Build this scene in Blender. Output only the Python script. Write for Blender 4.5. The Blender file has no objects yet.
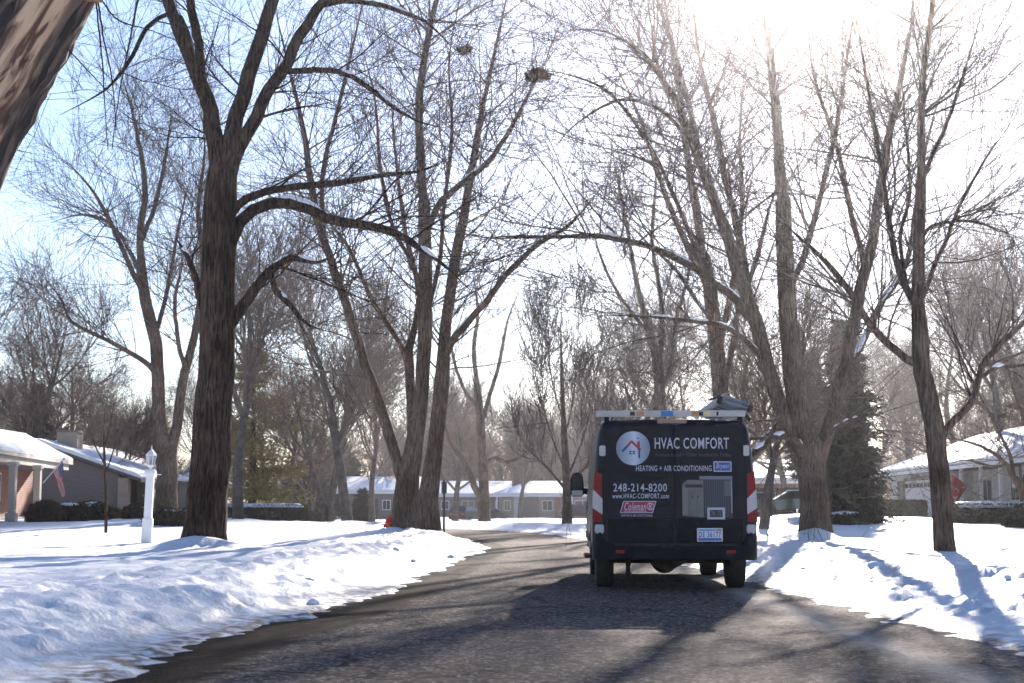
import bpy, bmesh, math, random
import numpy as np
from mathutils import Vector, Matrix

scene = bpy.context.scene
COL = scene.collection
random.seed(7)
RNG = np.random.default_rng(7)
R = math.radians

# ------------------------------------------------------------------ camera
F = 1500.0
CAMZ = 1.02
PITCH = math.atan(164.0 / F)
cam_data = bpy.data.cameras.new('camera')
cam_data.lens = F * 36.0 / 1024.0
cam_data.sensor_width = 36.0
cam_data.clip_start = 0.1
cam_data.clip_end = 6000
cam = bpy.data.objects.new('camera', cam_data)
COL.objects.link(cam)
cam.location = (0, 0, CAMZ)
cam.rotation_euler = (math.pi / 2 + PITCH, 0, 0)
cam_data.dof.use_dof = True
cam_data.dof.focus_distance = 20.0
cam_data.dof.aperture_fstop = 4.0
scene.camera = cam

# ------------------------------------------------------------------ world and sun
SUN_EL, SUN_AZ = R(20.4), R(12.3)      # azimuth from +Y towards +X
world = bpy.data.worlds.new('World')
scene.world = world
world.use_nodes = True
wn = world.node_tree.nodes
wl = world.node_tree.links
wn.clear()
sky = wn.new('ShaderNodeTexSky')
sky.sky_type = 'NISHITA'
sky.sun_disc = False
sky.sun_elevation = SUN_EL
sky.sun_rotation = SUN_AZ
sky.altitude = 200
sky.air_density = 1.0
sky.dust_density = 0.3
sky.ozone_density = 3.0
bg = wn.new('ShaderNodeBackground')
bg.inputs['Strength'].default_value = 0.075
wo = wn.new('ShaderNodeOutputWorld')
tint = wn.new('ShaderNodeMix'); tint.data_type = 'RGBA'; tint.blend_type = 'MULTIPLY'; tint.inputs[0].default_value = 1.0
tint.inputs[7].default_value = (1.05, 0.975, 1.01, 1.0)
wl.new(sky.outputs[0], tint.inputs[6])
wl.new(tint.outputs[2], bg.inputs[0])
wl.new(bg.outputs[0], wo.inputs[0])

sun_data = bpy.data.lights.new('sun', 'SUN')
sun_data.energy = 5.0
sun_data.angle = R(0.6)
sun_data.color = (1.0, 0.91, 0.82)
sun = bpy.data.objects.new('sun', sun_data)
COL.objects.link(sun)
sdir = Vector((math.sin(SUN_AZ) * math.cos(SUN_EL), math.cos(SUN_AZ) * math.cos(SUN_EL), math.sin(SUN_EL)))
sun.rotation_euler = sdir.to_track_quat('Z', 'Y').to_euler()
sun.location = sdir * 60

vs = scene.view_settings
scene.display_settings.display_device = 'sRGB'
vs.view_transform = 'Standard'
vs.look = 'None'
vs.exposure = 1.62
vs.gamma = 1.0
cy = scene.cycles
cy.use_denoising = True
cy.max_bounces = 5
cy.diffuse_bounces = 2
cy.glossy_bounces = 3
cy.transmission_bounces = 4
cy.transparent_max_bounces = 8
cy.volume_bounces = 0
cy.sample_clamp_indirect = 6.0
cy.caustics_reflective = False
cy.caustics_refractive = False

# ------------------------------------------------------------------ helpers
def pt(px, py, D):
    """the point at depth D (world Y) that stands on this ray"""
    a = (px - 512.0) / F
    b = (341.5 - py) / F
    d = np.array([a, math.cos(PITCH) - b * math.sin(PITCH), math.sin(PITCH) + b * math.cos(PITCH)])
    return np.array([0, 0, CAMZ]) + d * (D / d[1])


def sstep(a, b, x):
    t = np.clip((np.asarray(x, float) - a) / (b - a), 0, 1)
    return t * t * (3 - 2 * t)


def _hash(i, j, seed):
    n = (i * 374761393 + j * 668265263 + seed * 974711) & 0xffffffff
    n = ((n ^ (n >> 13)) * 1274126177) & 0xffffffff
    n = n ^ (n >> 16)
    return (n & 0xffff) / 65535.0


def vnoise(x, y, seed=0):
    x = np.asarray(x, float); y = np.asarray(y, float)
    i = np.floor(x).astype(np.int64); j = np.floor(y).astype(np.int64)
    u = x - i; v = y - j
    u = u * u * (3 - 2 * u); v = v * v * (3 - 2 * v)
    a = _hash(i, j, seed); b = _hash(i + 1, j, seed); c = _hash(i, j + 1, seed); d = _hash(i + 1, j + 1, seed)
    return (a * (1 - u) + b * u) * (1 - v) + (c * (1 - u) + d * u) * v


def fbm(x, y, seed=0, oct=4):
    s = 0; a = 0.5; f = 1.0
    for k in range(oct):
        s = s + a * vnoise(x * f, y * f, seed + k * 17)
        a *= 0.5; f *= 2.03
    return s / (1 - 0.5 ** oct)


def put(o, label=None, category=None, group=None, kind=None):
    if label: o['label'] = label
    if category: o['category'] = category
    if group: o['group'] = group
    if kind: o['kind'] = kind
    return o


def empty(name, loc=(0, 0, 0), rz=0.0, label=None, category=None, group=None):
    o = bpy.data.objects.new(name, None)
    COL.objects.link(o)
    o.location = loc
    o.rotation_euler = (0, 0, rz)
    o.empty_display_size = 0.3
    return put(o, label, category, group)


def link_mesh(name, me, mat, parent=None, smooth=False):
    if mat: 
        if isinstance(mat, (list, tuple)):
            for m in mat: me.materials.append(m)
        else:
            me.materials.append(mat)
    if smooth:
        me.polygons.foreach_set('use_smooth', np.ones(len(me.polygons), dtype=bool))
    o = bpy.data.objects.new(name, me)
    COL.objects.link(o)
    if parent: o.parent = parent
    return o


def np_mesh(name, V, Q, T=None):
    """fast mesh from a vertex array and an array of quads (and triangles)"""
    me = bpy.data.meshes.new(name)
    V = np.asarray(V, dtype=np.float32)
    me.vertices.add(len(V))
    me.vertices.foreach_set('co', V.ravel())
    nq = 0 if Q is None else len(Q)
    nt = 0 if T is None else len(T)
    loops = np.concatenate([np.asarray(Q, dtype=np.int32).ravel() if nq else np.zeros(0, np.int32),
                            np.asarray(T, dtype=np.int32).ravel() if nt else np.zeros(0, np.int32)])
    me.loops.add(len(loops))
    me.loops.foreach_set('vertex_index', loops)
    me.polygons.add(nq + nt)
    start = np.concatenate([np.arange(nq) * 4, nq * 4 + np.arange(nt) * 3]).astype(np.int32)
    me.polygons.foreach_set('loop_start', start)
    me.update(calc_edges=True)
    return me


class MB:
    """collects boxes, polygons, tubes into one mesh"""
    def __init__(self):
        self.v = []; self.f = []
    def poly(self, pts):
        n = len(self.v); self.v += [tuple(p) for p in pts]; self.f.append(list(range(n, n + len(pts)))); return self
    def box(self, x0, x1, y0, y1, z0, z1):
        n = len(self.v)
        self.v += [(x0, y0, z0), (x1, y0, z0), (x1, y1, z0), (x0, y1, z0), (x0, y0, z1), (x1, y0, z1), (x1, y1, z1), (x0, y1, z1)]
        self.f += [[n + i for i in q] for q in ((0, 3, 2, 1), (4, 5, 6, 7), (0, 1, 5, 4), (1, 2, 6, 5), (2, 3, 7, 6), (3, 0, 4, 7))]
        return self
    def prism(self, pts, off):
        """closed prism: polygon pts swept by the vector off"""
        n = len(self.v); k = len(pts)
        self.v += [tuple(p) for p in pts] + [(p[0] + off[0], p[1] + off[1], p[2] + off[2]) for p in pts]
        self.f.append([n + i for i in range(k)][::-1]); self.f.append([n + k + i for i in range(k)])
        for i in range(k):
            j = (i + 1) % k
            self.f.append([n + i, n + j, n + k + j, n + k + i])
        return self
    def tube(self, pts, r, seg=10, cap=True):
        pts = [Vector(p) for p in pts]
        rr = r if isinstance(r, (list, tuple)) else [r] * len(pts)
        n0 = len(self.v)
        t0 = (pts[-1] - pts[0]).normalized()
        ref = Vector((0, 0, 1)) if abs(t0.z) < 0.8 else Vector((1, 0, 0))
        for i, p in enumerate(pts):
            t = (pts[min(i + 1, len(pts) - 1)] - pts[max(i - 1, 0)]).normalized()
            u = t.cross(ref).normalized(); w = t.cross(u)
            for k in range(seg):
                a = 2 * math.pi * k / seg
                self.v.append(tuple(p + (u * math.cos(a) + w * math.sin(a)) * rr[i]))
        for i in range(len(pts) - 1):
            for k in range(seg):
                k2 = (k + 1) % seg
                self.f.append([n0 + i * seg + k, n0 + i * seg + k2, n0 + (i + 1) * seg + k2, n0 + (i + 1) * seg + k])
        if cap:
            self.f.append([n0 + k for k in range(seg)][::-1])
            self.f.append([n0 + (len(pts) - 1) * seg + k for k in range(seg)])
        return self
    def build(self, name, mat, parent=None, bevel=0, smooth=False, seg=2):
        me = bpy.data.meshes.new(name)
        me.from_pydata(self.v, [], self.f)
        bm = bmesh.new(); bm.from_mesh(me)
        bmesh.ops.recalc_face_normals(bm, faces=bm.faces)
        if bevel:
            bmesh.ops.bevel(bm, geom=bm.edges[:], offset=bevel, segments=seg, affect='EDGES', clamp_overlap=True)
        bm.to_mesh(me); bm.free()
        o = link_mesh(name, me, mat, parent)
        if smooth:
            me.polygons.foreach_set('use_smooth', np.ones(len(me.polygons), dtype=bool))
            try: me.set_sharp_from_angle(angle=R(40))
            except Exception: pass
        return o


def lathe(prof, seg=20, cx=0, cy=0):
    m = MB(); n = len(prof)
    for r, z in prof:
        for k in range(seg):
            a = 2 * math.pi * k / seg
            m.v.append((cx + r * math.cos(a), cy + r * math.sin(a), z))
    for i in range(n - 1):
        for k in range(seg):
            k2 = (k + 1) % seg
            m.f.append([i * seg + k, i * seg + k2, (i + 1) * seg + k2, (i + 1) * seg + k])
    m.f.append(list(range(seg))[::-1]); m.f.append([(n - 1) * seg + k for k in range(seg)])
    return m

# ------------------------------------------------------------------ materials
def new_mat(name):
    m = bpy.data.materials.new(name); m.use_nodes = True
    nt = m.node_tree
    return m, nt, nt.nodes['Principled BSDF']


def rgb(c): return (c[0], c[1], c[2], 1.0)


def mat_noise(name, c1, c2, scale=5.0, rough=0.7, bump=0.0, bscale=None, metallic=0.0, stretch=(1, 1, 1), spec=0.5, dist=0.02, detail=4, coat=0.0):
    m, nt, b = new_mat(name)
    tc = nt.nodes.new('ShaderNodeTexCoord')
    mp = nt.nodes.new('ShaderNodeMapping'); mp.inputs['Scale'].default_value = stretch
    nt.links.new(tc.outputs['Object'], mp.inputs[0])
    n = nt.nodes.new('ShaderNodeTexNoise'); n.inputs['Scale'].default_value = scale; n.inputs['Detail'].default_value = detail
    nt.links.new(mp.outputs[0], n.inputs['Vector'])
    r = nt.nodes.new('ShaderNodeValToRGB')
    r.color_ramp.elements[0].position = 0.32; r.color_ramp.elements[1].position = 0.68
    r.color_ramp.elements[0].color = rgb(c1); r.color_ramp.elements[1].color = rgb(c2)
    nt.links.new(n.outputs['Fac'], r.inputs[0])
    nt.links.new(r.outputs[0], b.inputs['Base Color'])
    b.inputs['Roughness'].default_value = rough
    b.inputs['Metallic'].default_value = metallic
    b.inputs['Specular IOR Level'].default_value = spec
    b.inputs['Coat Weight'].default_value = coat
    if bump:
        n2 = nt.nodes.new('ShaderNodeTexNoise'); n2.inputs['Scale'].default_value = bscale or scale * 3; n2.inputs['Detail'].default_value = 5
        nt.links.new(mp.outputs[0], n2.inputs['Vector'])
        bp = nt.nodes.new('ShaderNodeBump'); bp.inputs['Strength'].default_value = bump; bp.inputs['Distance'].default_value = dist
        nt.links.new(n2.outputs['Fac'], bp.inputs['Height'])
        nt.links.new(bp.outputs[0], b.inputs['Normal'])
    return m


def mat_bark(name, c1, c2, fs=14.0, zs=0.16, strength=1.0, dist=0.03):
    m, nt, b = new_mat(name)
    tc = nt.nodes.new('ShaderNodeTexCoord')
    mp = nt.nodes.new('ShaderNodeMapping'); mp.inputs['Scale'].default_value = (1, 1, zs)
    nt.links.new(tc.outputs['Object'], mp.inputs[0])
    n = nt.nodes.new('ShaderNodeTexNoise'); n.inputs['Scale'].default_value = fs; n.inputs['Detail'].default_value = 6; n.inputs['Roughness'].default_value = 0.65
    n.inputs['Distortion'].default_value = 0.6
    nt.links.new(mp.outputs[0], n.inputs['Vector'])
    v = nt.nodes.new('ShaderNodeTexVoronoi'); v.feature = 'DISTANCE_TO_EDGE'; v.inputs['Scale'].default_value = fs * 0.8
    nt.links.new(mp.outputs[0], v.inputs['Vector'])
    r = nt.nodes.new('ShaderNodeValToRGB')
    r.color_ramp.elements[0].position = 0.38; r.color_ramp.elements[1].position = 0.64
    r.color_ramp.elements[0].color = rgb(c1); r.color_ramp.elements[1].color = rgb(c2)
    nt.links.new(n.outputs['Fac'], r.inputs[0])
    lo = nt.nodes.new('ShaderNodeTexNoise'); lo.inputs['Scale'].default_value = 1.1; lo.inputs['Detail'].default_value = 3
    nt.links.new(tc.outputs['Object'], lo.inputs['Vector'])
    lr = nt.nodes.new('ShaderNodeValToRGB'); lr.color_ramp.elements[0].position = .35; lr.color_ramp.elements[1].position = .65
    lr.color_ramp.elements[0].color = (.65, .62, .58, 1); lr.color_ramp.elements[1].color = (1.35, 1.3, 1.3, 1)
    nt.links.new(lo.outputs['Fac'], lr.inputs[0])
    lm = nt.nodes.new('ShaderNodeMix'); lm.data_type = 'RGBA'; lm.blend_type = 'MULTIPLY'; lm.inputs[0].default_value = 1
    nt.links.new(r.outputs[0], lm.inputs[6]); nt.links.new(lr.outputs[0], lm.inputs[7])
    nt.links.new(lm.outputs[2], b.inputs['Base Color'])
    b.inputs['Roughness'].default_value = 0.9
    b.inputs['Specular IOR Level'].default_value = 0.05
    ad = nt.nodes.new('ShaderNodeMath'); ad.operation = 'ADD'
    mv = nt.nodes.new('ShaderNodeMath'); mv.operation = 'MINIMUM'; mv.inputs[1].default_value = 0.25
    nt.links.new(v.outputs['Distance'], mv.inputs[0])
    nt.links.new(mv.outputs[0], ad.inputs[0]); nt.links.new(n.outputs['Fac'], ad.inputs[1])
    bp = nt.nodes.new('ShaderNodeBump'); bp.inputs['Strength'].default_value = strength; bp.inputs['Distance'].default_value = dist
    nt.links.new(ad.outputs[0], bp.inputs['Height'])
    nt.links.new(bp.outputs[0], b.inputs['Normal'])
    return m


def mat_plain(name, c, rough=0.5, metallic=0.0, coat=0.0, spec=0.5, emit=None):
    m, nt, b = new_mat(name)
    tc = nt.nodes.new('ShaderNodeTexCoord')
    n = nt.nodes.new('ShaderNodeTexNoise'); n.inputs['Scale'].default_value = 9; n.inputs['Detail'].default_value = 3
    nt.links.new(tc.outputs['Object'], n.inputs['Vector'])
    mx = nt.nodes.new('ShaderNodeMix'); mx.data_type = 'RGBA'
    mx.inputs[6].default_value = rgb([k * 0.9 for k in c]); mx.inputs[7].default_value = rgb([min(1, k * 1.08) for k in c])
    nt.links.new(n.outputs['Fac'], mx.inputs[0]); nt.links.new(mx.outputs[2], b.inputs['Base Color'])
    b.inputs['Roughness'].default_value = rough; b.inputs['Metallic'].default_value = metallic
    b.inputs['Coat Weight'].default_value = coat; b.inputs['Specular IOR Level'].default_value = spec
    return m


def mat_brick(name, c1, c2, mortar, scale=1.0):
    m, nt, b = new_mat(name)
    tc = nt.nodes.new('ShaderNodeTexCoord')
    sx = nt.nodes.new('ShaderNodeSeparateXYZ'); nt.links.new(tc.outputs['Object'], sx.inputs[0])
    ad = nt.nodes.new('ShaderNodeMath'); ad.operation = 'ADD'
    nt.links.new(sx.outputs['X'], ad.inputs[0]); nt.links.new(sx.outputs['Y'], ad.inputs[1])
    cx = nt.nodes.new('ShaderNodeCombineXYZ')
    nt.links.new(ad.outputs[0], cx.inputs['X']); nt.links.new(sx.outputs['Z'], cx.inputs['Y'])
    br = nt.nodes.new('ShaderNodeTexBrick')
    br.inputs['Scale'].default_value = scale
    br.inputs['Brick Width'].default_value = 0.24; br.inputs['Row Height'].default_value = 0.08
    br.inputs['Mortar Size'].default_value = 0.008
    br.inputs['Color1'].default_value = rgb(c1); br.inputs['Color2'].default_value = rgb(c2); br.inputs['Mortar'].default_value = rgb(mortar)
    nt.links.new(cx.outputs[0], br.inputs['Vector'])
    nt.links.new(br.outputs['Color'], b.inputs['Base Color'])
    b.inputs['Roughness'].default_value = 0.85
    return m


M = {}
M['bark_dark'] = mat_bark('bark_dark', (0.02, 0.0145, 0.012), (0.125, 0.088, 0.068), fs=22, zs=.12, dist=0.09)
M['bark_grey'] = mat_bark('bark_grey', (0.06, 0.043, 0.034), (0.21, 0.16, 0.128), fs=26, zs=.13, dist=0.04)
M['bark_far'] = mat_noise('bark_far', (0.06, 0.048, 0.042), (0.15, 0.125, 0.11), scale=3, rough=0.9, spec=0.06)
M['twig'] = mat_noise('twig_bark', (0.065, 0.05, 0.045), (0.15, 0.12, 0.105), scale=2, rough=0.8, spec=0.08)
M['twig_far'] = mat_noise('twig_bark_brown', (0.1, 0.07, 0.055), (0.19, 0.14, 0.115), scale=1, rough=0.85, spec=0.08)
M['needle'] = mat_noise('pine_needles', (0.15, 0.125, 0.03), (0.34, 0.26, 0.075), scale=1.2, rough=0.7, spec=0.2)
M['needle_dark'] = mat_noise('spruce_needles', (0.03, 0.032, 0.02), (0.075, 0.065, 0.04), scale=1.5, rough=0.8, spec=0.2)
M['hedge'] = mat_noise('hedge_leaf', (0.03, 0.028, 0.018), (0.08, 0.06, 0.035), scale=4, rough=0.8, spec=0.2)
M['hedge_green'] = mat_noise('hedge_leaf_green', (0.05, 0.05, 0.015), (0.17, 0.14, 0.05), scale=4, rough=0.8, spec=0.2)
M['brown_leaf'] = mat_noise('brown_leaf', (0.05, 0.03, 0.02), (0.12, 0.07, 0.045), scale=6, rough=0.9)
M['snow_cap'] = mat_noise('snow_cap', (0.78, 0.8, 0.84), (0.86, 0.87, 0.9), scale=6, rough=0.6, bump=0.3, bscale=14, spec=0.3)
M['brick'] = mat_brick('red_brick', (0.32, 0.11, 0.06), (0.22, 0.075, 0.045), (0.3, 0.24, 0.2))
M['tan_brick'] = mat_brick('tan_brick', (0.36, 0.27, 0.2), (0.3, 0.22, 0.16), (0.38, 0.33, 0.28))
M['grey_wall'] = mat_noise('grey_siding', (0.15, 0.12, 0.105), (0.2, 0.165, 0.145), scale=2, rough=0.8, stretch=(1, 1, 8))
M['white_wall'] = mat_noise('white_painted_brick', (0.5, 0.49, 0.47), (0.6, 0.58, 0.55), scale=3, rough=0.8)
M['beige_trim'] = mat_plain('beige_trim', (0.55, 0.47, 0.4), 0.6)
M['white_trim'] = mat_plain('white_trim', (0.78, 0.78, 0.78), 0.5)
M['dark_door'] = mat_plain('dark_door', (0.06, 0.045, 0.04), 0.5)
M['pane'] = mat_plain('window_pane', (0.02, 0.024, 0.03), 0.05)
M['shingle'] = mat_noise('roof_shingle', (0.06, 0.05, 0.045), (0.12, 0.1, 0.09), scale=8, rough=0.9)
M['black'] = mat_plain('black_metal', (0.02, 0.02, 0.022), 0.45)
M['plastic'] = mat_noise('black_bumper_plastic', (0.008, 0.007, 0.009), (0.016, 0.014, 0.017), scale=30, rough=0.6, spec=.2, bump=0.1, bscale=200, dist=0.002)
M['rubber'] = mat_noise('tyre_rubber', (0.015, 0.014, 0.014), (0.035, 0.032, 0.03), scale=12, rough=0.85)
M['steel'] = mat_noise('brushed_aluminium', (0.26, 0.26, 0.27), (0.40, 0.40, 0.41), scale=6, rough=0.5, metallic=0.45, stretch=(1, 1, 10))
M['dirty_steel'] = mat_noise('rusty_steel', (0.03, 0.025, 0.022), (0.09, 0.07, 0.06), scale=9, rough=0.8, metallic=0.3)
M['red_flag'] = mat_plain('red_cloth', (0.72, 0.012, 0.015), 0.9)
M['flag_blue'] = mat_plain('blue_cloth', (0.03, 0.05, 0.2), 0.8)
M['flag_white'] = mat_plain('white_cloth', (0.75, 0.73, 0.72), 0.8)
M['hydrant'] = mat_plain('red_enamel', (0.6, 0.03, 0.02), 0.35)

# ------------------------------------------------------------------ road and terrain
def catmull(P, n):
    P = np.asarray(P, float)
    Q = np.vstack([2 * P[0] - P[1], P, 2 * P[-1] - P[-2]])
    out = []
    t = np.linspace(0, 1, n, endpoint=False)[:, None]
    for i in range(len(P) - 1):
        a, b, c, d = Q[i], Q[i + 1], Q[i + 2], Q[i + 3]
        out.append(0.5 * ((2 * b) + (-a + c) * t + (2 * a - 5 * b + 4 * c - d) * t ** 2 + (-a + 3 * b - 3 * c + d) * t ** 3))
    out.append(P[-1:])
    return np.vstack(out)


EDGE_L = catmull([(-2.5, -25), (-2.6, 2), (-2.52, 8.6), (-2.38, 11.5), (-1.97, 14), (-1.6, 18), (-1.2, 25), (-.75, 34), (-.95, 41), (-2.2, 50), (-5, 59), (-11, 68), (-22, 76), (-45, 84), (-110, 94)], 6)
EDGE_R = catmull([(3.75, -25), (3.7, 2), (3.6, 8.6), (3.55, 11.5), (3.45, 14), (3.3, 19), (3.1, 27), (2.9, 36), (2.3, 45), (.8, 57), (-2.7, 68), (-9.5, 78), (-20, 86), (-43, 94), (-110, 104)], 6)


def poly_dist(x, y, P):
    best = np.full(x.shape, 1e9)
    for i in range(len(P) - 1):
        ax, ay = P[i]; bx, by = P[i + 1]
        dx, dy = bx - ax, by - ay
        t = np.clip(((x - ax) * dx + (y - ay) * dy) / (dx * dx + dy * dy), 0, 1)
        best = np.minimum(best, (x - ax - t * dx) ** 2 + (y - ay - t * dy) ** 2)
    return np.sqrt(best)


def road_sdf(x, y):
    """signed distance to the road, negative on it; and which side is nearer (-1 left, +1 right)"""
    x = np.asarray(x, float); y = np.asarray(y, float)
    dl = poly_dist(x, y, EDGE_L); dr = poly_dist(x, y, EDGE_R)
    poly = np.vstack([EDGE_L, EDGE_R[::-1]])
    inside = np.zeros(x.shape, bool)
    n = len(poly)
    for i in range(n):
        x1, y1 = poly[i]; x2, y2 = poly[(i + 1) % n]
        c = ((y1 > y) != (y2 > y)) & (x < (x2 - x1) * (y - y1) / (y2 - y1 + 1e-12) + x1)
        inside ^= c
    d = np.minimum(dl, dr)
    return np.where(inside, -d, d), np.where(dl < dr, -1.0, 1.0)


def base_h(x, y):
    yy = np.maximum(y, 5.0)
    u = x / yy
    wl_ = sstep(-.12, -.26, -np.abs(u)) * 0 + sstep(.12, .24, -u)
    wr_ = sstep(.10, .20, u)
    s = sstep(62, 120, y)
    return -.5 * s * (1 - np.clip(wl_ + wr_, 0, 1)) + wl_ * .3 * sstep(40, 66, y) * (1 - .5 * sstep(80, 110, y)) + wr_ * .28 * sstep(40, 75, y)


MOUNDS = []   # x, y, radius, height


def ground_h(x, y, fine=True):
    x = np.asarray(x, float); y = np.asarray(y, float)
    d, side = road_sdf(x, y)
    b = base_h(x, y)
    left = side < 0
    wob = (fbm(x * 1.3, y * 0.55, 3, 4) - .5) * (.45 + .55 * np.exp(-np.abs(d) / .35))
    # distance across the bank, with a ragged edge
    dd = d + wob * .55 + (fbm(x * 6, y * 5, 9, 3) - .5) * .18
    hl = .02 + .29 * sstep(.12, 1.5, dd) - .10 * sstep(1.6, 4.5, dd)
    hr = .015 + .03 * sstep(.0, .6, dd) + .23 * sstep(.8, 2.4, dd) - .06 * sstep(2.6, 4.5, dd)
    h = np.where(left, hl, hr)
    inner = np.clip(-dd, 0, 5)
    h = np.where(dd < 0.05, .010 - inner * .17 + (fbm(x * 3.5, y * 3.5, 21, 4) - .53) * .11 * np.exp(-inner * 1.4), h)
    h = np.maximum(h, -.12)
    if fine:
        band = sstep(.15, .7, dd) * (1 - sstep(1.8, 3.4, dd))
        far_fade = 1 - sstep(40, 80, y)
        c1 = vnoise(x * 4.5, y * 3.6, 31); c2 = vnoise(x * 9, y * 7, 37)
        clod = sstep(.70, .86, c1) * .050 + sstep(.66, .82, c2) * .034 + sstep(.70, .85, vnoise(x * 15, y * 12, 47)) * .022
        pit = sstep(.66, .88, vnoise(x * 2.6, y * 1.8, 41)) * .10
        bmult = np.where(left, .85, 1.15)
        h = h + band * clod * far_fade * bmult - band * pit * .22
        lawn = sstep(1.2, 3.0, dd)
        h = h + lawn * ((fbm(x * .35, y * .22, 51, 4) - .5) * .22 + (fbm(x * 1.6, y * 1.1, 57, 3) - .5) * .05 * far_fade)
        h = h - sstep(.5, 2, dd) * sstep(.74, .88, vnoise(x * 4.2, y * 2.6, 61)) * .055 * far_fade
        h = h - sstep(.5, 2, dd) * sstep(.74, .92, vnoise(x * 1.7, y * 1.2, 63)) * .05 * far_fade
        h = h + sstep(.2, 1, dd) * (fbm(x * 9, y * 7, 71, 2) - .5) * .02 * far_fade
    for mx, my, mr, mh in MOUNDS:
        g = np.exp(-(((x - mx) ** 2 + (y - my) ** 2) / (mr * mr)))
        h = h + mh * g * sstep(-.2, .5, dd) * (0.85 + .3 * vnoise(x * 3, y * 3, 77))
    return h + b


def gh(x, y):
    return float(ground_h(np.array([x]), np.array([y]), fine=False)[0])


def ghf(x, y):
    return float(ground_h(np.array([x]), np.array([y]), fine=True)[0])


def on_ground(px, D):
    """x, y, z of the ground at depth D under image column px"""
    x = (px - 512.0) / F * D   # good enough near the horizon
    p = pt(px, 505.5, D)
    return np.array([p[0], D, ghf(p[0], D)])


MOUNDS += [(pt(198, 545, 29.9)[0], 29.75, .75, .26), (pt(225, 545, 31.0)[0], 30.6, .5, .05),
           (pt(440, 528, 38)[0] + .2, 39.5, 1.6, .06), (pt(385, 530, 38)[0], 39.2, .8, .10), (pt(465, 540, 36)[0], 38.5, 1.2, .05),
           (pt(806, 535, 35)[0] + .1, 34.75, .5, .24), (pt(825, 535, 35)[0] + .1, 35.0, .35, .12)]


def build_terrain():
    ys = [3.0]
    while ys[-1] < 600:
        y = ys[-1]
        ys.append(y + (max(.05, .0062 * y) if y < 62 else .03 * y))
    back = list(-np.geomspace(.5, 60, 14)[::-1] + 3)
    ys = np.array(back + ys)
    xs = [-7.0]
    while xs[-1] < 8.5: xs.append(xs[-1] + .075)
    st = .075
    right = [xs[-1]]
    while right[-1] < 450:
        st *= 1.035; right.append(right[-1] + st)
    st = .075; leftl = [-7.0]
    while leftl[-1] > -450:
        st *= 1.03; leftl.append(leftl[-1] - st)
    xs = np.array(leftl[::-1] + xs[1:] + right[1:])
    X, Y = np.meshgrid(xs, ys)
    Z = ground_h(X.ravel(), Y.ravel()).reshape(X.shape)
    V = np.stack([X.ravel(), Y.ravel(), Z.ravel()], 1)
    ny, nx = X.shape
    i = np.arange(ny - 1)[:, None] * nx + np.arange(nx - 1)[None, :]
    i = i.ravel()
    Q = np.stack([i, i + 1, i + nx + 1, i + nx], 1)
    me = np_mesh('snow_ground', V, Q)
    d, side = road_sdf(X.ravel(), Y.ravel())
    xr, yr = X.ravel(), Y.ravel()
    dirt = np.exp(-np.abs(np.where(side < 0, d, d * 1.6)) / .34) * 1.3 + np.exp(-np.clip(d, 0, 9) / .9) * .30 * fbm(xr * 3, yr * 2, 91, 3)
    a = me.attributes.new('dirt', 'FLOAT', 'POINT')
    a.data.foreach_set('value', dirt.astype(np.float32))
    m, nt, b = new_mat('snow')
    at = nt.nodes.new('ShaderNodeAttribute'); at.attribute_name = 'dirt'
    tc = nt.nodes.new('ShaderNodeTexCoord')
    n1 = nt.nodes.new('ShaderNodeTexNoise'); n1.inputs['Scale'].default_value = 7; n1.inputs['Detail'].default_value = 6
    nt.links.new(tc.outputs['Object'], n1.inputs['Vector'])
    mr = nt.nodes.new('ShaderNodeMapRange'); mr.inputs[1].default_value = .38; mr.inputs[2].default_value = .62
    nt.links.new(n1.outputs['Fac'], mr.inputs[0])
    mu = nt.nodes.new('ShaderNodeMath'); mu.operation = 'MULTIPLY'; mu.use_clamp = True
    nt.links.new(at.outputs['Fac'], mu.inputs[0]); nt.links.new(mr.outputs[0], mu.inputs[1])
    mx = nt.nodes.new('ShaderNodeMix'); mx.data_type = 'RGBA'
    mx.inputs[6].default_value = (0.72, 0.725, 0.765, 1); mx.inputs[7].default_value = (0.13, 0.095, 0.07, 1)
    nt.links.new(mu.outputs[0], mx.inputs[0]); nt.links.new(mx.outputs[2], b.inputs['Base Color'])
    b.inputs['Roughness'].default_value = 0.55
    b.inputs['Specular IOR Level'].default_value = 0.35
    n2 = nt.nodes.new('ShaderNodeTexNoise'); n2.inputs['Scale'].default_value = 9; n2.inputs['Detail'].default_value = 8; n2.inputs['Roughness'].default_value = .6
    nt.links.new(tc.outputs['Object'], n2.inputs['Vector'])
    bp = nt.nodes.new('ShaderNodeBump'); bp.inputs['Strength'].default_value = .6; bp.inputs['Distance'].default_value = .045
    nt.links.new(n2.outputs['Fac'], bp.inputs['Height']); nt.links.new(bp.outputs[0], b.inputs['Normal'])
    o = link_mesh('snow_ground', me, m, smooth=True)
    put(o, 'snow covered lawns and ploughed verges', kind='structure')


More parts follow.
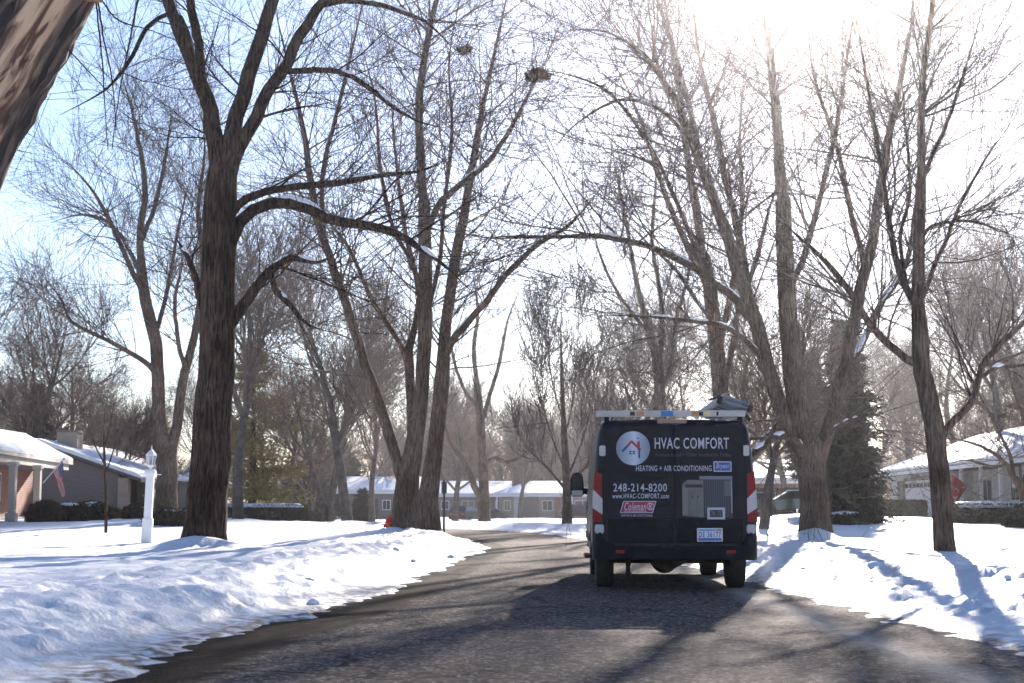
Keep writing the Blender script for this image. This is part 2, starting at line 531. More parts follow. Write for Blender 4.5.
def build_road():
    n = len(EDGE_L)
    rows = []
    m_ = 28
    edge = []
    for i in range(n):
        a, b = EDGE_L[i], EDGE_R[i]
        dv = (b - a) / np.linalg.norm(b - a)
        a2, b2 = a - dv * .9, b + dv * .9
        for k in range(m_ + 1):
            p = a2 + (b2 - a2) * k / m_
            u = k / m_
            crown = .03 * (1 - (2 * u - 1) ** 2)
            rows.append((p[0], p[1], crown - .03 + .012))
            edge.append(min(u, 1 - u) * np.linalg.norm(b2 - a2) - .9 if u < .5 else 9.0)
    V = np.array(rows)
    V[:, 2] += base_h(V[:, 0], V[:, 1])
    i = (np.arange(n - 1)[:, None] * (m_ + 1) + np.arange(m_)[None, :]).ravel()
    Q = np.stack([i, i + 1, i + m_ + 2, i + m_ + 1], 1)
    me = np_mesh('road', V, Q)
    at0 = me.attributes.new('edge', 'FLOAT', 'POINT'); at0.data.foreach_set('value', np.array(edge, np.float32))
    m, nt, b = new_mat('asphalt')
    N = nt.nodes.new; L = nt.links.new
    tc = N('ShaderNodeTexCoord')
    big = N('ShaderNodeTexNoise'); big.inputs['Scale'].default_value = .6; big.inputs['Detail'].default_value = 5
    L(tc.outputs['Object'], big.inputs['Vector'])
    agg = N('ShaderNodeTexVoronoi'); agg.inputs['Scale'].default_value = 75
    L(tc.outputs['Object'], agg.inputs['Vector'])
    fine = N('ShaderNodeTexNoise'); fine.inputs['Scale'].default_value = 10; fine.inputs['Detail'].default_value = 9; fine.inputs['Roughness'].default_value = .92
    L(tc.outputs['Object'], fine.inputs['Vector'])
    r1 = N('ShaderNodeValToRGB'); r1.color_ramp.elements[0].color = (.066, .052, .046, 1); r1.color_ramp.elements[1].color = (.115, .091, .080, 1)
    r1.color_ramp.elements[0].position = .3; r1.color_ramp.elements[1].position = .7
    L(big.outputs['Fac'], r1.inputs[0])
    r2 = N('ShaderNodeValToRGB'); r2.color_ramp.elements[0].color = (.25, .25, .25, 1); r2.color_ramp.elements[1].color = (2.1, 2.0, 1.9, 1)
    r2.color_ramp.elements[0].position = .38; r2.color_ramp.elements[1].position = .62
    L(fine.outputs['Fac'], r2.inputs[0])
    mul = N('ShaderNodeMix'); mul.data_type = 'RGBA'; mul.blend_type = 'MULTIPLY'; mul.inputs[0].default_value = 1
    L(r1.outputs[0], mul.inputs[6]); L(r2.outputs[0], mul.inputs[7])
    # dried salt and slush line along the right wheel track
    sp = N('ShaderNodeSeparateXYZ'); L(tc.outputs['Object'], sp.inputs[0])
    wobn = N('ShaderNodeTexNoise'); wobn.inputs['Scale'].default_value = .9; wobn.inputs['Detail'].default_value = 3
    L(tc.outputs['Object'], wobn.inputs['Vector'])
    def band(x0, w, wob, lo, hi):
        s1 = N('ShaderNodeMath'); s1.operation = 'MULTIPLY_ADD'; s1.inputs[1].default_value = wob; L(wobn.outputs['Fac'], s1.inputs[0]); L(sp.outputs['X'], s1.inputs[2])
        s2 = N('ShaderNodeMath'); s2.operation = 'SUBTRACT'; L(s1.outputs[0], s2.inputs[0]); s2.inputs[1].default_value = x0 + wob * .5
        s3 = N('ShaderNodeMath'); s3.operation = 'ABSOLUTE'; L(s2.outputs[0], s3.inputs[0])
        mp = N('ShaderNodeMapRange'); mp.inputs[1].default_value = 0; mp.inputs[2].default_value = w; mp.inputs[3].default_value = 1; mp.inputs[4].default_value = 0
        L(s3.outputs[0], mp.inputs[0])
        br = N('ShaderNodeTexNoise'); br.inputs['Scale'].default_value = 14; br.inputs['Detail'].default_value = 5
        L(tc.outputs['Object'], br.inputs['Vector'])
        mp2 = N('ShaderNodeMapRange'); mp2.inputs[1].default_value = lo; mp2.inputs[2].default_value = hi
        L(br.outputs['Fac'], mp2.inputs[0])
        mm = N('ShaderNodeMath'); mm.operation = 'MULTIPLY'; mm.use_clamp = True
        L(mp.outputs[0], mm.inputs[0]); L(mp2.outputs[0], mm.inputs[1])
        return mm
    b1 = band(2.72, .30, .35, .25, .5)
    mix1 = N('ShaderNodeMix'); mix1.data_type = 'RGBA'
    mix1.inputs[7].default_value = (.40, .34, .29, 1)
    gA = N('ShaderNodeTexNoise'); gA.inputs['Scale'].default_value = 11; gA.inputs['Detail'].default_value = 2; gA.inputs['Roughness'].default_value = .6
    L(tc.outputs['Object'], gA.inputs['Vector'])
    rA = N('ShaderNodeValToRGB'); rA.color_ramp.elements[0].color = (.6, .6, .6, 1); rA.color_ramp.elements[1].color = (1.45, 1.42, 1.4, 1)
    rA.color_ramp.elements[0].position = .36; rA.color_ramp.elements[1].position = .64
    L(gA.outputs['Fac'], rA.inputs[0])
    gm = N('ShaderNodeMix'); gm.data_type = 'RGBA'; gm.blend_type = 'MULTIPLY'; gm.inputs[0].default_value = 1
    L(mul.outputs[2], gm.inputs[6]); L(rA.outputs[0], gm.inputs[7])
    gV = N('ShaderNodeTexVoronoi'); gV.inputs['Scale'].default_value = 42; L(tc.outputs['Object'], gV.inputs['Vector'])
    gs = N('ShaderNodeSeparateColor'); L(gV.outputs['Color'], gs.inputs[0])
    gr = N('ShaderNodeMapRange'); gr.inputs[1].default_value = .84; gr.inputs[2].default_value = .92
    L(gs.outputs[0], gr.inputs[0])
    gk = N('ShaderNodeMix'); gk.data_type = 'RGBA'; gk.inputs[7].default_value = (.34, .29, .25, 1)
    L(gr.outputs[0], gk.inputs[0]); L(gm.outputs[2], gk.inputs[6])
    # hairline cracks, some sealed with tar
    wn_ = N('ShaderNodeTexNoise'); wn_.inputs['Scale'].default_value = 1.6; wn_.inputs['Detail'].default_value = 5
    L(tc.outputs['Object'], wn_.inputs['Vector'])
    wv = N('ShaderNodeVectorMath'); wv.operation = 'MULTIPLY_ADD'; wv.inputs[1].default_value = (.9, .9, 0)
    L(wn_.outputs['Color'], wv.inputs[0]); L(tc.outputs['Object'], wv.inputs[2])
    ck = N('ShaderNodeTexVoronoi'); ck.feature = 'DISTANCE_TO_EDGE'; ck.inputs['Scale'].default_value = .33
    L(wv.outputs[0], ck.inputs['Vector'])
    cm = N('ShaderNodeMapRange'); cm.inputs[1].default_value = .002; cm.inputs[2].default_value = .010; cm.inputs[3].default_value = .75; cm.inputs[4].default_value = 0
    L(ck.outputs['Distance'], cm.inputs[0])
    mc_ = N('ShaderNodeMix'); mc_.data_type = 'RGBA'; mc_.inputs[7].default_value = (.016, .013, .012, 1)
    L(cm.outputs[0], mc_.inputs[0]); L(gk.outputs[2], mc_.inputs[6])
    L(b1.outputs[0], mix1.inputs[0]); L(mc_.outputs[2], mix1.inputs[6])
    b2 = band(3.3, .45, .3, .42, .7)
    mix2 = N('ShaderNodeMix'); mix2.data_type = 'RGBA'
    mix2.inputs[7].default_value = (.30, .24, .20, 1)
    L(b2.outputs[0], mix2.inputs[0]); L(mix1.outputs[2], mix2.inputs[6])
    # dark gravel, leaf mould and melt water gathered along the left edge
    ea = N('ShaderNodeAttribute'); ea.attribute_name = 'edge'
    em = N('ShaderNodeMapRange'); em.inputs[1].default_value = .25; em.inputs[2].default_value = 1.1; em.inputs[3].default_value = 1; em.inputs[4].default_value = 0
    L(ea.outputs['Fac'], em.inputs[0])
    en = N('ShaderNodeTexNoise'); en.inputs['Scale'].default_value = 3.2; en.inputs['Detail'].default_value = 8; en.inputs['Roughness'].default_value = .7
    L(tc.outputs['Object'], en.inputs['Vector'])
    es = N('ShaderNodeMath'); es.operation = 'ADD'; L(em.outputs[0], es.inputs[0]); L(en.outputs['Fac'], es.inputs[1])
    e2 = N('ShaderNodeMapRange'); e2.inputs[1].default_value = .82; e2.inputs[2].default_value = 1.05
    L(es.outputs[0], e2.inputs[0])
    ec = N('ShaderNodeValToRGB'); ec.color_ramp.elements[0].color = (.008, .005, .004, 1); ec.color_ramp.elements[1].color = (.055, .033, .021, 1)
    ec.color_ramp.elements[0].position = .4; ec.color_ramp.elements[1].position = .66
    L(fine.outputs['Fac'], ec.inputs[0])
    mix3 = N('ShaderNodeMix'); mix3.data_type = 'RGBA'
    L(e2.outputs[0], mix3.inputs[0]); L(mix2.outputs[2], mix3.inputs[6]); L(ec.outputs[0], mix3.inputs[7])
    L(mix3.outputs[2], b.inputs['Base Color'])
    b.inputs['Roughness'].default_value = .8
    b.inputs['Specular IOR Level'].default_value = .03
    ad = N('ShaderNodeMath'); ad.operation = 'MULTIPLY_ADD'; ad.inputs[1].default_value = -.6
    L(agg.outputs['Distance'], ad.inputs[0]); L(fine.outputs['Fac'], ad.inputs[2])
    bp = N('ShaderNodeBump'); bp.inputs['Strength'].default_value = .6; bp.inputs['Distance'].default_value = .02
    L(ad.outputs[0], bp.inputs['Height']); L(bp.outputs[0], b.inputs['Normal'])
    o = link_mesh('road', me, m, smooth=True)
    put(o, 'curving residential asphalt road', kind='structure')


build_terrain()
build_road()
# ------------------------------------------------------------------ trees
def unit(v):
    return v / np.maximum(np.linalg.norm(v, axis=-1, keepdims=True), 1e-9)


def tubes(P, Rr, S):
    """P (N,K,3), Rr (N,K) -> vertices and quads"""
    N_, K, _ = P.shape
    T = np.empty_like(P)
    T[:, 1:-1] = P[:, 2:] - P[:, :-2]; T[:, 0] = P[:, 1] - P[:, 0]; T[:, -1] = P[:, -1] - P[:, -2]
    T = unit(T)
    mean = unit(P[:, -1] - P[:, 0])
    ref = np.where(np.abs(mean[:, 2:3]) < .8, np.array([[0, 0, 1.0]]), np.array([[1.0, 0, 0]]))[:, None, :]
    U = unit(np.cross(T, np.broadcast_to(ref, T.shape)))
    W = np.cross(T, U)
    a = np.arange(S) * 2 * math.pi / S
    V = P[:, :, None, :] + Rr[:, :, None, None] * (U[:, :, None, :] * np.cos(a)[None, None, :, None] + W[:, :, None, :] * np.sin(a)[None, None, :, None])
    V = V.reshape(-1, 3)
    n = np.arange(N_)[:, None, None] * (K * S); k = np.arange(K - 1)[None, :, None] * S; s = np.arange(S)[None, None, :]
    s2 = (s + 1) % S
    Q = np.stack(np.broadcast_arrays(n + k + s, n + k + s2, n + k + S + s2, n + k + S + s), -1).reshape(-1, 4)
    return V, Q


def merge(parts):
    Vs, Qs, off = [], [], 0
    for V, Q in parts:
        Vs.append(V); Qs.append(Q + off); off += len(V)
    return np.vstack(Vs), np.vstack(Qs)


def grow(rng, P, Rr, n, t0=.15, t1=1.0, ang=(30, 60), L=(1, 2), K=6, trop=.05, wob=.12, rk=.5, rtip=.003, rmax=1, taper=.35, inplane=None, bylen=1.0):
    N_, Kp, _ = P.shape
    ln = np.linalg.norm(P[:, 1:] - P[:, :-1], axis=-1).sum(1)
    pr = ln ** bylen; pr = pr / pr.sum()
    idx = rng.choice(N_, n, p=pr)
    t = t0 + (t1 - t0) * rng.random(n)
    f = t * (Kp - 1); i = np.minimum(f.astype(int), Kp - 2); u = (f - i)[:, None]
    pos = P[idx, i] * (1 - u) + P[idx, i + 1] * u
    rad = Rr[idx, i] * (1 - u[:, 0]) + Rr[idx, i + 1] * u[:, 0]
    tan = unit(P[idx, i + 1] - P[idx, i])
    rv = rng.normal(size=(n, 3)); rv[:, 2] += .25
    perp = unit(rv - (rv * tan).sum(1, keepdims=True) * tan)
    a = np.radians(rng.uniform(ang[0], ang[1], n))[:, None]
    d = unit(tan * np.cos(a) + perp * np.sin(a))
    length = rng.uniform(L[0], L[1], n) * (1 - taper * t)
    out = np.empty((n, K, 3)); out[:, 0] = pos
    step = (length / (K - 1))[:, None]
    up = np.array([[0, 0, 1.0]])
    for k in range(1, K):
        d = unit(d + up * trop + rng.normal(size=(n, 3)) * wob)
        out[:, k] = out[:, k - 1] + d * step
    r0 = np.minimum(np.maximum(rad * rk, rtip * 1.3), rmax)
    tt = np.linspace(0, 1, K)[None, :]
    rr = r0[:, None] * (1 - tt) + rtip * tt
    return out, rr


def limb(pts, D, K=24, dd=0.0, wob=.0, rng=RNG, scale=1.0):
    """traced limb: (px, py, r_px[, depth offset in m]) -> polyline and radii"""
    A = []
    n = len(pts)
    for i, p in enumerate(pts):
        dep = D + (p[3] if len(p) > 3 else dd * i / max(1, n - 1))
        q = pt(p[0], p[1], dep)
        A.append([q[0], q[1], q[2], p[2] * dep / F * scale])
    C = catmull(A, 8)
    s = np.concatenate([[0], np.cumsum(np.linalg.norm(np.diff(C[:, :3], axis=0), axis=1))])
    t = np.linspace(0, s[-1], K)
    out = np.stack([np.interp(t, s, C[:, k]) for k in range(4)], 1)
    if wob:
        w = rng.normal(size=(K, 3)) * wob
        w[0] = 0; w[-1] = 0
        out[:, :3] += w * out[:, 3:4]
    if pts[-1][2] < 3.2:
        out[:, 3] *= np.minimum(1, ((1 - t / s[-1]) / .4) ** .7 * .8 + .2)
    return out[:, :3], np.maximum(out[:, 3], .005)


def snow_on(rng, limbs, frac=.35, rmin=.03):
    """snow lying along the upper side of gentle stretches of limb"""
    P2, R2 = [], []
    for P, r in limbs:
        T = unit(np.gradient(P, axis=0))
        ok = (np.abs(T[:, 2]) < .72) & (r > rmin)
        i = 1
        while i < len(P) - 4:
            if ok[i] and ok[i + 3] and rng.random() < frac:
                seg = slice(i, i + 4)
                p = P[seg].copy(); rr = r[seg]
                s = np.linspace(0, 1, 9)
                p9 = np.stack([np.interp(s, np.linspace(0, 1, 4), p[:, k]) for k in range(3)], 1)
                r9 = np.interp(s, np.linspace(0, 1, 4), rr)
                prof = np.sin(np.pi * s) ** .5 * (.75 + .3 * rng.random(9))
                p9[:, 2] += r9 * .62 + .012
                P2.append(p9); R2.append(np.maximum((r9 * .72 + .018) * prof, .002))
                i += 4
            else:
                i += 1
    if not P2: return None
    return np.array(P2), np.array(R2)


def finish_tree(root, trunk_limbs, crown_parts, mt, mc, S=14, snow=None, local=None):
    """trunk limbs: list of (P, r); crown parts: list of (P (N,K,3), R, sides)"""
    o = np.array(local if local is not None else root.location)
    parts = []
    for P, r in trunk_limbs:
        parts.append(tubes(P[None] - o, r[None], S))
    V, Q = merge(parts)
    link_mesh('trunk', np_mesh('trunk', V, Q), mt, root, smooth=True)
    if crown_parts:
        V, Q = merge([tubes(P - o, Rr, s) for P, Rr, s in crown_parts])
        link_mesh('crown', np_mesh('crown', V, Q), mc, root, smooth=False)
    if snow is not None:
        for sp_, sr_ in zip(snow[0], snow[1]):
            V, Q = tubes(sp_[None] - o, sr_[None], 8)
            link_mesh('snow_patch', np_mesh('snow_patch', V, Q), M['snow_cap'], root, smooth=True)


def dress(rng, limbs, n1, n2, n3, n4, L1=(1.6, 3.6), L2=(1.0, 2.4), L3=(.6, 1.5), L4=(.35, .85), t0=.18, tw=.0042, trop=.012, ang1=(30, 72)):
    """limbs of different length resampled and given four orders of branching"""
    K = 24
    P = np.array([l[0] for l in limbs]); Rr = np.array([l[1] for l in limbs])
    a, ar = grow(rng, P, Rr, n1, t0, 1, ang1, L1, 10, trop, .085, .40, .004, rmax=.030)
    ar = np.maximum(ar * (rng.uniform(.5, 1.0, (len(ar), 1))), .004)
    b, br = grow(rng, a, ar, n2, .05, .95, (22, 50), L2, 7, trop, .09, .5, tw * .95, rmax=.013)
    c, cr = grow(rng, b, br, n3, .05, .95, (22, 50), L3, 5, trop * .8, .10, .6, tw * .62, rmax=.006)
    e = [(a, ar, 5), (b, br, 4), (c, cr, 3)]
    if n4:
        d, dr = grow(rng, c, cr, n4, .1, .95, (22, 50), L4, 4, trop * .6, .12, .7, tw * .42, rmax=.003)
        e.append((d, dr, 3))
    return e


def flare(P, r, h=.5, k=.5):
    z = P[:, 2] - P[0, 2]
    return r * (1 + k * np.exp(-z / h))


def hero(name, label, D, base_px, limbs_px, tops, counts, mt, mc, seed, flare_k=.35, lsc=.8, snowf=.3, group='bare trees along the road', S=16, **kw):
    rng = np.random.default_rng(seed)
    x, y, z = on_ground(base_px, D)
    root = empty(name, (x, y, z - .1), 0, label, 'tree', group)
    limbs = []
    for j, lp in enumerate(limbs_px):
        lp = list(lp)
        P, r = limb(lp, D, wob=.10 if j else .03, rng=rng, scale=1.0 if (j == 0 or lp[0][1] > 500) else lsc)
        if j == 0 or lp[0][1] > 500:
            P[0] = (P[0][0], P[0][1], min(P[0][2], z) - .25)
            r = flare(P, r, .35, flare_k)
        limbs.append((P, r))
    thin = [limbs[i] for i in (tops if tops is not None else range(1, len(limbs)))]
    crown = dress(rng, thin, *counts, **kw)
    sn = snow_on(rng, limbs[1:], snowf) if snowf else None
    finish_tree(root, limbs, crown, mt, mc, S=S, snow=sn)
    return root


# the big dark tree on the left
hero('maple_tree', 'large dark trunked bare tree left of the road beside the white lamp post', 30.6, 205,
     [[(203, 549, 21), (206, 520, 20), (208, 490, 20), (212, 440, 19.5), (216, 370, 18), (218, 300, 17.5), (219, 235, 17), (221, 190, 16.5), (223, 160, 13)],
      [(219, 210, 9), (216, 150, 11.5), (208, 105, 10), (192, 62, 9), (178, 28, 8), (163, -12, 7), (148, -70, 5), (138, -140, 3, -1.5)],
      [(203, 80, 5, .1), (198, 40, 6, .8), (190, 0, 5.5, 1.5), (184, -60, 4, 2), (178, -130, 2, 3)],
      [(224, 200, 10), (230, 150, 11), (239, 110, 10), (252, 65, 9.5), (267, 18, 8.5), (281, -35, 7), (300, -110, 5), (312, -190, 2, 2)],
      [(228, 190, 7), (236, 158, 8), (250, 128, 8.5), (264, 98, 8), (285, 65, 7.5), (304, 27, 7), (322, 3, 6), (345, -25, 5), (380, -60, 3, -2)],
      [(318, 6, 4), (345, 1, 3.6), (380, 5, 3.3), (410, 15, 3), (430, 25, 2.5), (455, 50, 1.4)],
      [(284, 72, 4), (310, 70, 3.8), (340, 72, 3.6), (365, 85, 3.4), (395, 108, 3), (420, 122, 2), (445, 128, 1.2)],
      [(226, 222, 6), (240, 203, 5.5), (265, 192, 5), (300, 186, 4.6), (340, 183, 4.2), (375, 176, 3.6), (420, 171, 2.8), (452, 157, 1.6)],
      [(226, 258, 8), (238, 228, 8), (255, 208, 7.5), (285, 203, 7.4), (310, 210, 7), (332, 221, 6.4), (365, 226, 5.8), (400, 236, 5), (440, 262, 3, -2), (470, 290, 1.4, -4)],
      [(228, 326, 8), (243, 305, 7), (256, 288, 6.5), (272, 270, 5.5), (290, 258, 4.4), (318, 262, 2.6), (345, 248, 1.5)],
      [(270, 272, 3.6), (276, 290, 4), (290, 305, 3.6), (305, 322, 2.4), (322, 330, 1.4)],
      [(214, 335, 5), (203, 310, 4.6), (196, 280, 4.4), (188, 258, 3.2), (176, 238, 1.8, 2)],
      [(196, 70, 4), (180, 16, 2.8, -.5), (150, 25, 3, -1.5), (130, 60, 2.6, -2.5), (105, 90, 2, -3.5), (60, 115, 1.2, -4.5)]],
     None, (110, 560, 1700, 1900), M['bark_dark'], M['bark_dark'], 11, snowf=.30, tw=.0045, L1=(1.4, 4.0), S=24)

# the clump of trunks at the road bend
hero('maple_tree', 'clump of several bare trunks on the snow bank at the road bend', 40.5, 406,
     [[(404, 531, 14), (406, 500, 12.5), (408, 478, 11.5), (415, 440, 8.6), (420, 410, 7.2), (424, 350, 7.2), (425, 300, 7), (425, 250, 6.8), (424, 200, 6)],
      [(424, 210, 6), (420, 150, 5.5), (419, 100, 5), (425, 55, 4.5), (434, 10, 3.5), (446, -50, 2.5), (455, -110, 1.2, 2)],
      [(425, 240, 4), (438, 205, 4), (460, 185, 4), (490, 160, 3.6), (510, 130, 3), (530, 90, 2.2, -2), (545, 60, 1.5, -2)],
      [(401, 478, 7), (391, 440, 7), (379, 403, 6.6), (370, 378, 6.3), (362, 355, 6), (345, 300, 5.5), (325, 243, 5), (313, 200, 4.5), (305, 140, 4), (292, 80, 3), (275, 10, 2, -3)],
      [(325, 243, 3), (322, 180, 3, 2), (335, 120, 2.6, 3), (352, 50, 2, 4), (370, -30, 1.2, 5)],
      [(429, 531, 12, 1.5), (430, 500, 10.4, 1.5), (433, 470, 9, 1.5), (437, 430, 7.6, 1.5), (441, 385, 8, 1.5), (445, 340, 6, 1.6), (452, 280, 5.5, 2), (462, 225, 5, 2.5), (470, 180, 4.2, 3), (482, 110, 3.2, 4), (500, 30, 2, 5), (515, -50, 1, 6)],
      [(442, 365, 4.5, 1.5), (453, 340, 4.4, 1), (470, 320, 4.2, .5), (490, 297, 4, 0), (508, 272, 3.6), (540, 243, 3), (568, 226, 2.4), (600, 190, 1.4, -2)],
      [(412, 440, 6, .5), (411, 400, 6, 1), (409, 355, 6, 1.5), (414, 330, 4, 1.8), (419, 290, 3.6, 2), (405, 230, 3, 3), (395, 150, 2.2, 4), (390, 70, 1.4, 5)],
      [(407, 362, 4, 1.4), (398, 340, 3.2, 1), (372, 300, 2.8, 0), (350, 250, 2.2, -1), (322, 215, 1.6, -2), (290, 190, 1, -3)],
      [(424, 300, 3), (412, 262, 2.8, -1), (392, 225, 2.6, -2), (380, 165, 2.2, -2), (375, 100, 1.8, -3), (360, 40, 1.2, -3)],
      [(422, 330, 3), (438, 270, 2.8, 1), (444, 210, 2.6, 1.5), (452, 130, 2.2, 2), (449, 60, 1.6, 3), (462, -10, 1, 3)]],
     None, (430, 2000, 4000, 2200), M['bark_grey'], M['twig'], 12, snowf=.12, flare_k=.15, tw=.0052, L1=(2.0, 6.2))

# the big right hand tree
hero('maple_tree', 'big many stemmed bare tree in front of the dark spruce, snow heaped at its foot', 35.5, 816,
     [[(816, 535, 15.6), (814, 500, 14.4), (812, 475, 14.4), (809, 452, 14.8), (802, 425, 11), (795, 390, 10.5), (789, 330, 9.5), (785, 260, 9), (783, 200, 8)],
      [(784, 215, 8), (779, 150, 7), (774, 90, 6), (768, 30, 5), (764, -40, 3.5), (760, -120, 2, 2)],
      [(799, 452, 9), (783, 415, 9.5), (768, 370, 9.5), (752, 315, 9), (735, 262, 8), (718, 210, 7), (702, 168, 6), (684, 120, 5), (662, 78, 4), (636, 48, 3, -3), (600, 30, 2, -5), (560, 32, 1, -7)],
      [(702, 168, 4, .5), (690, 110, 3.6, 1.5), (674, 50, 3, 2.5), (655, -10, 2.2, 3), (640, -80, 1.2, 4)],
      [(752, 322, 5, .4), (742, 250, 5, 2), (728, 190, 4.4, 3), (716, 130, 3.6, 4), (700, 60, 2.8, 5), (690, -20, 1.6, 6)],
      [(819, 462, 9), (828, 430, 8.8), (840, 385, 8.2), (850, 344, 8), (858, 300, 7.5), (871, 250, 7), (880, 190, 6), (890, 130, 5), (903, 70, 4), (914, 0, 3), (922, -80, 1.5, -2)],
      [(842, 380, 4.5, .3), (858, 352, 4.2, 1), (882, 303, 4, 2), (907, 262, 3.4, 3), (917, 200, 3, 4), (930, 130, 2.3, 5), (952, 60, 1.3, 6)],
      [(786, 300, 4, .3), (806, 250, 4, 1.5), (822, 190, 3.6, 2.5), (838, 120, 3, 3), (848, 50, 2.4, 4), (862, -30, 1.4, 5)],
      [(866, 268, 4, -.2), (850, 210, 3.6, -1), (838, 150, 3, -2), (815, 80, 2.2, -3), (806, 10, 1.4, -4)],
      [(748, 318, 5, -.2), (735, 298, 5, -1), (716, 284, 4.6, -1.5), (693, 267, 4.4, -2), (668, 254, 4, -2.6), (640, 244, 3.8, -3), (600, 236, 3.4, -4), (560, 237, 2.9, -5), (520, 236, 2.4, -6), (478, 238, 1.4, -7)],
      [(765, 362, 4, .2), (745, 340, 3.4, -.5), (722, 326, 3, -1), (690, 321, 2.6, -2), (650, 317, 2.2, -3), (600, 315, 1.2, -4)],
      [(806, 455, 6, -.3), (790, 437, 5, -1), (772, 440, 4.6, -1.6), (757, 451, 4, -2), (744, 462, 2.6, -2.6), (722, 470, 1.4, -3)],
      [(800, 440, 4, .4), (785, 420, 4, 1.4), (768, 436, 3, 2), (750, 452, 2.2, 3)],
      [(826, 440, 3, -.2), (836, 428, 2.6, -.5), (850, 421, 2.4, -1), (868, 415, 1.6, -2)],
      [(700, 262, 3, -1.8), (680, 210, 2.8, -3), (652, 150, 2.4, -4), (612, 95, 2, -5), (570, 75, 1.5, -6), (535, 70, 1, -7)],
      [(690, 140, 2.6), (660, 110, 2.4, -2), (620, 100, 2, -3), (575, 125, 1.4, -4), (545, 160, .8, -5)]],
     None, (620, 2900, 6200, 3600), M['bark_grey'], M['twig'], 13, snowf=.34, tw=.0050, L1=(2.2, 6.6))

# the slimmer tree nearest on the right
hero('young_maple_tree', 'slim bare tree on the right lawn in front of the red flag', 24.0, 946,
     [[(946, 553, 10.5), (943, 520, 10), (940, 480, 10), (934, 426, 9.8), (928, 395, 9.4), (922, 372, 9), (920, 336, 8.5), (918, 300, 6.5), (919, 250, 6), (921, 180, 5.5)],
      [(921, 200, 5.5), (921, 130, 5), (924, 70, 4.4), (932, 10, 3.4), (938, -60, 2.4), (950, -140, 1.2, 1)],
      [(939, 447, 5), (948, 428, 4.6), (962, 413, 4.6), (973, 400, 4.4), (978, 380, 4.2), (984, 362, 4), (1000, 345, 3.8), (1026, 320, 3.2), (1060, 295, 2), (1090, 270, 1)],
      [(978, 380, 2.4), (996, 368, 2.4, .3), (1024, 365, 2, .5), (1060, 350, 1, 1)],
      [(921, 366, 5), (905, 358, 5), (890, 345, 4.8), (874, 330, 4.6), (860, 308, 4.3), (845, 285, 4), (824, 260, 3.6), (800, 238, 2.8), (775, 215, 1.6)],
      [(919, 310, 4.6), (910, 296, 4.6, .2), (898, 268, 4.4, .5), (889, 221, 4, .8), (882, 175, 3.4, 1), (873, 120, 2.7, 1.4), (862, 50, 1.8, 2), (850, -10, 1, 2.4)],
      [(922, 300, 3), (935, 265, 2.8, -.3), (946, 240, 2.6, -.6), (960, 205, 2.2, -1), (985, 160, 1.7, -1.3), (1020, 110, 1, -1.6)],
      [(922, 180, 3), (935, 150, 3, .4), (950, 115, 2.6, .8), (968, 60, 2, 1.2), (985, 0, 1.4, 1.5)],
      [(920, 240, 2.6), (935, 225, 2.2, -.3), (975, 222, 1.8, -.8), (1024, 240, 1, -1)],
      [(908, 290, 2.6, .2), (900, 240, 2.6, 1), (910, 190, 2.2, 1.6), (905, 120, 1.8, 2), (898, 40, 1, 2.6)]],
     None, (250, 1300, 3200, 2600), M['bark_grey'], M['twig'], 14, snowf=.06, flare_k=.15, tw=.0036, L1=(1.4, 4.2), L2=(.7, 1.7), L3=(.4, 1.0))

# twin trunk tree behind the lamp post
hero('ash_tree', 'bare twin trunked tree behind the white lamp post and snowy shrubs', 57, 166,
     [[(166, 508, 11), (167, 480, 10.5), (166, 455, 10.5), (160, 425, 7), (158, 385, 6.6), (156, 345, 6.4), (148, 312, 6), (143, 285, 5.6), (140, 260, 5.2)],
      [(141, 265, 5), (140, 230, 4.4), (145, 190, 3.8), (140, 150, 3), (132, 110, 2.2, 2), (120, 70, 1.3, 3)],
      [(144, 295, 3.6), (128, 262, 3.2, -1), (112, 225, 2.8, -2), (92, 190, 2.2, -3), (66, 160, 1.4, -4)],
      [(142, 240, 3), (155, 205, 2.8, 1), (165, 160, 2.3, 2), (172, 110, 1.5, 3)],
      [(170, 462, 7), (176, 430, 6.6), (182, 385, 6), (192, 345, 5), (200, 305, 4.4), (203, 255, 3.8), (198, 210, 3, 1), (205, 150, 2, 2), (200, 100, 1.2, 3)],
      [(158, 375, 4), (145, 362, 3.4, -.6), (118, 346, 2.8, -1.4), (92, 333, 2.4, -2), (70, 320, 2, -3), (60, 298, 1.6, -3.4), (38, 270, 1, -4)],
      [(157, 330, 3), (165, 300, 2.8, 1), (172, 265, 2.4, 2), (180, 220, 1.8, 3), (192, 170, 1, 4)],
      [(141, 275, 3), (124, 240, 2.6, 1.5), (104, 220, 2.2, 2), (80, 215, 1.8, 3), (52, 222, 1, 3.6)],
      [(186, 372, 3), (178, 340, 2.8, -1), (175, 300, 2.3, -2), (182, 262, 1.6, -3), (178, 230, 1, -4)]],
     None, (240, 1300, 4000, 4200), M['bark_grey'], M['twig'], 15, snowf=.04, tw=.0062, L1=(1.8, 4.4), L2=(1.2, 2.8), L3=(.8, 1.8), L4=(.5,1.1))

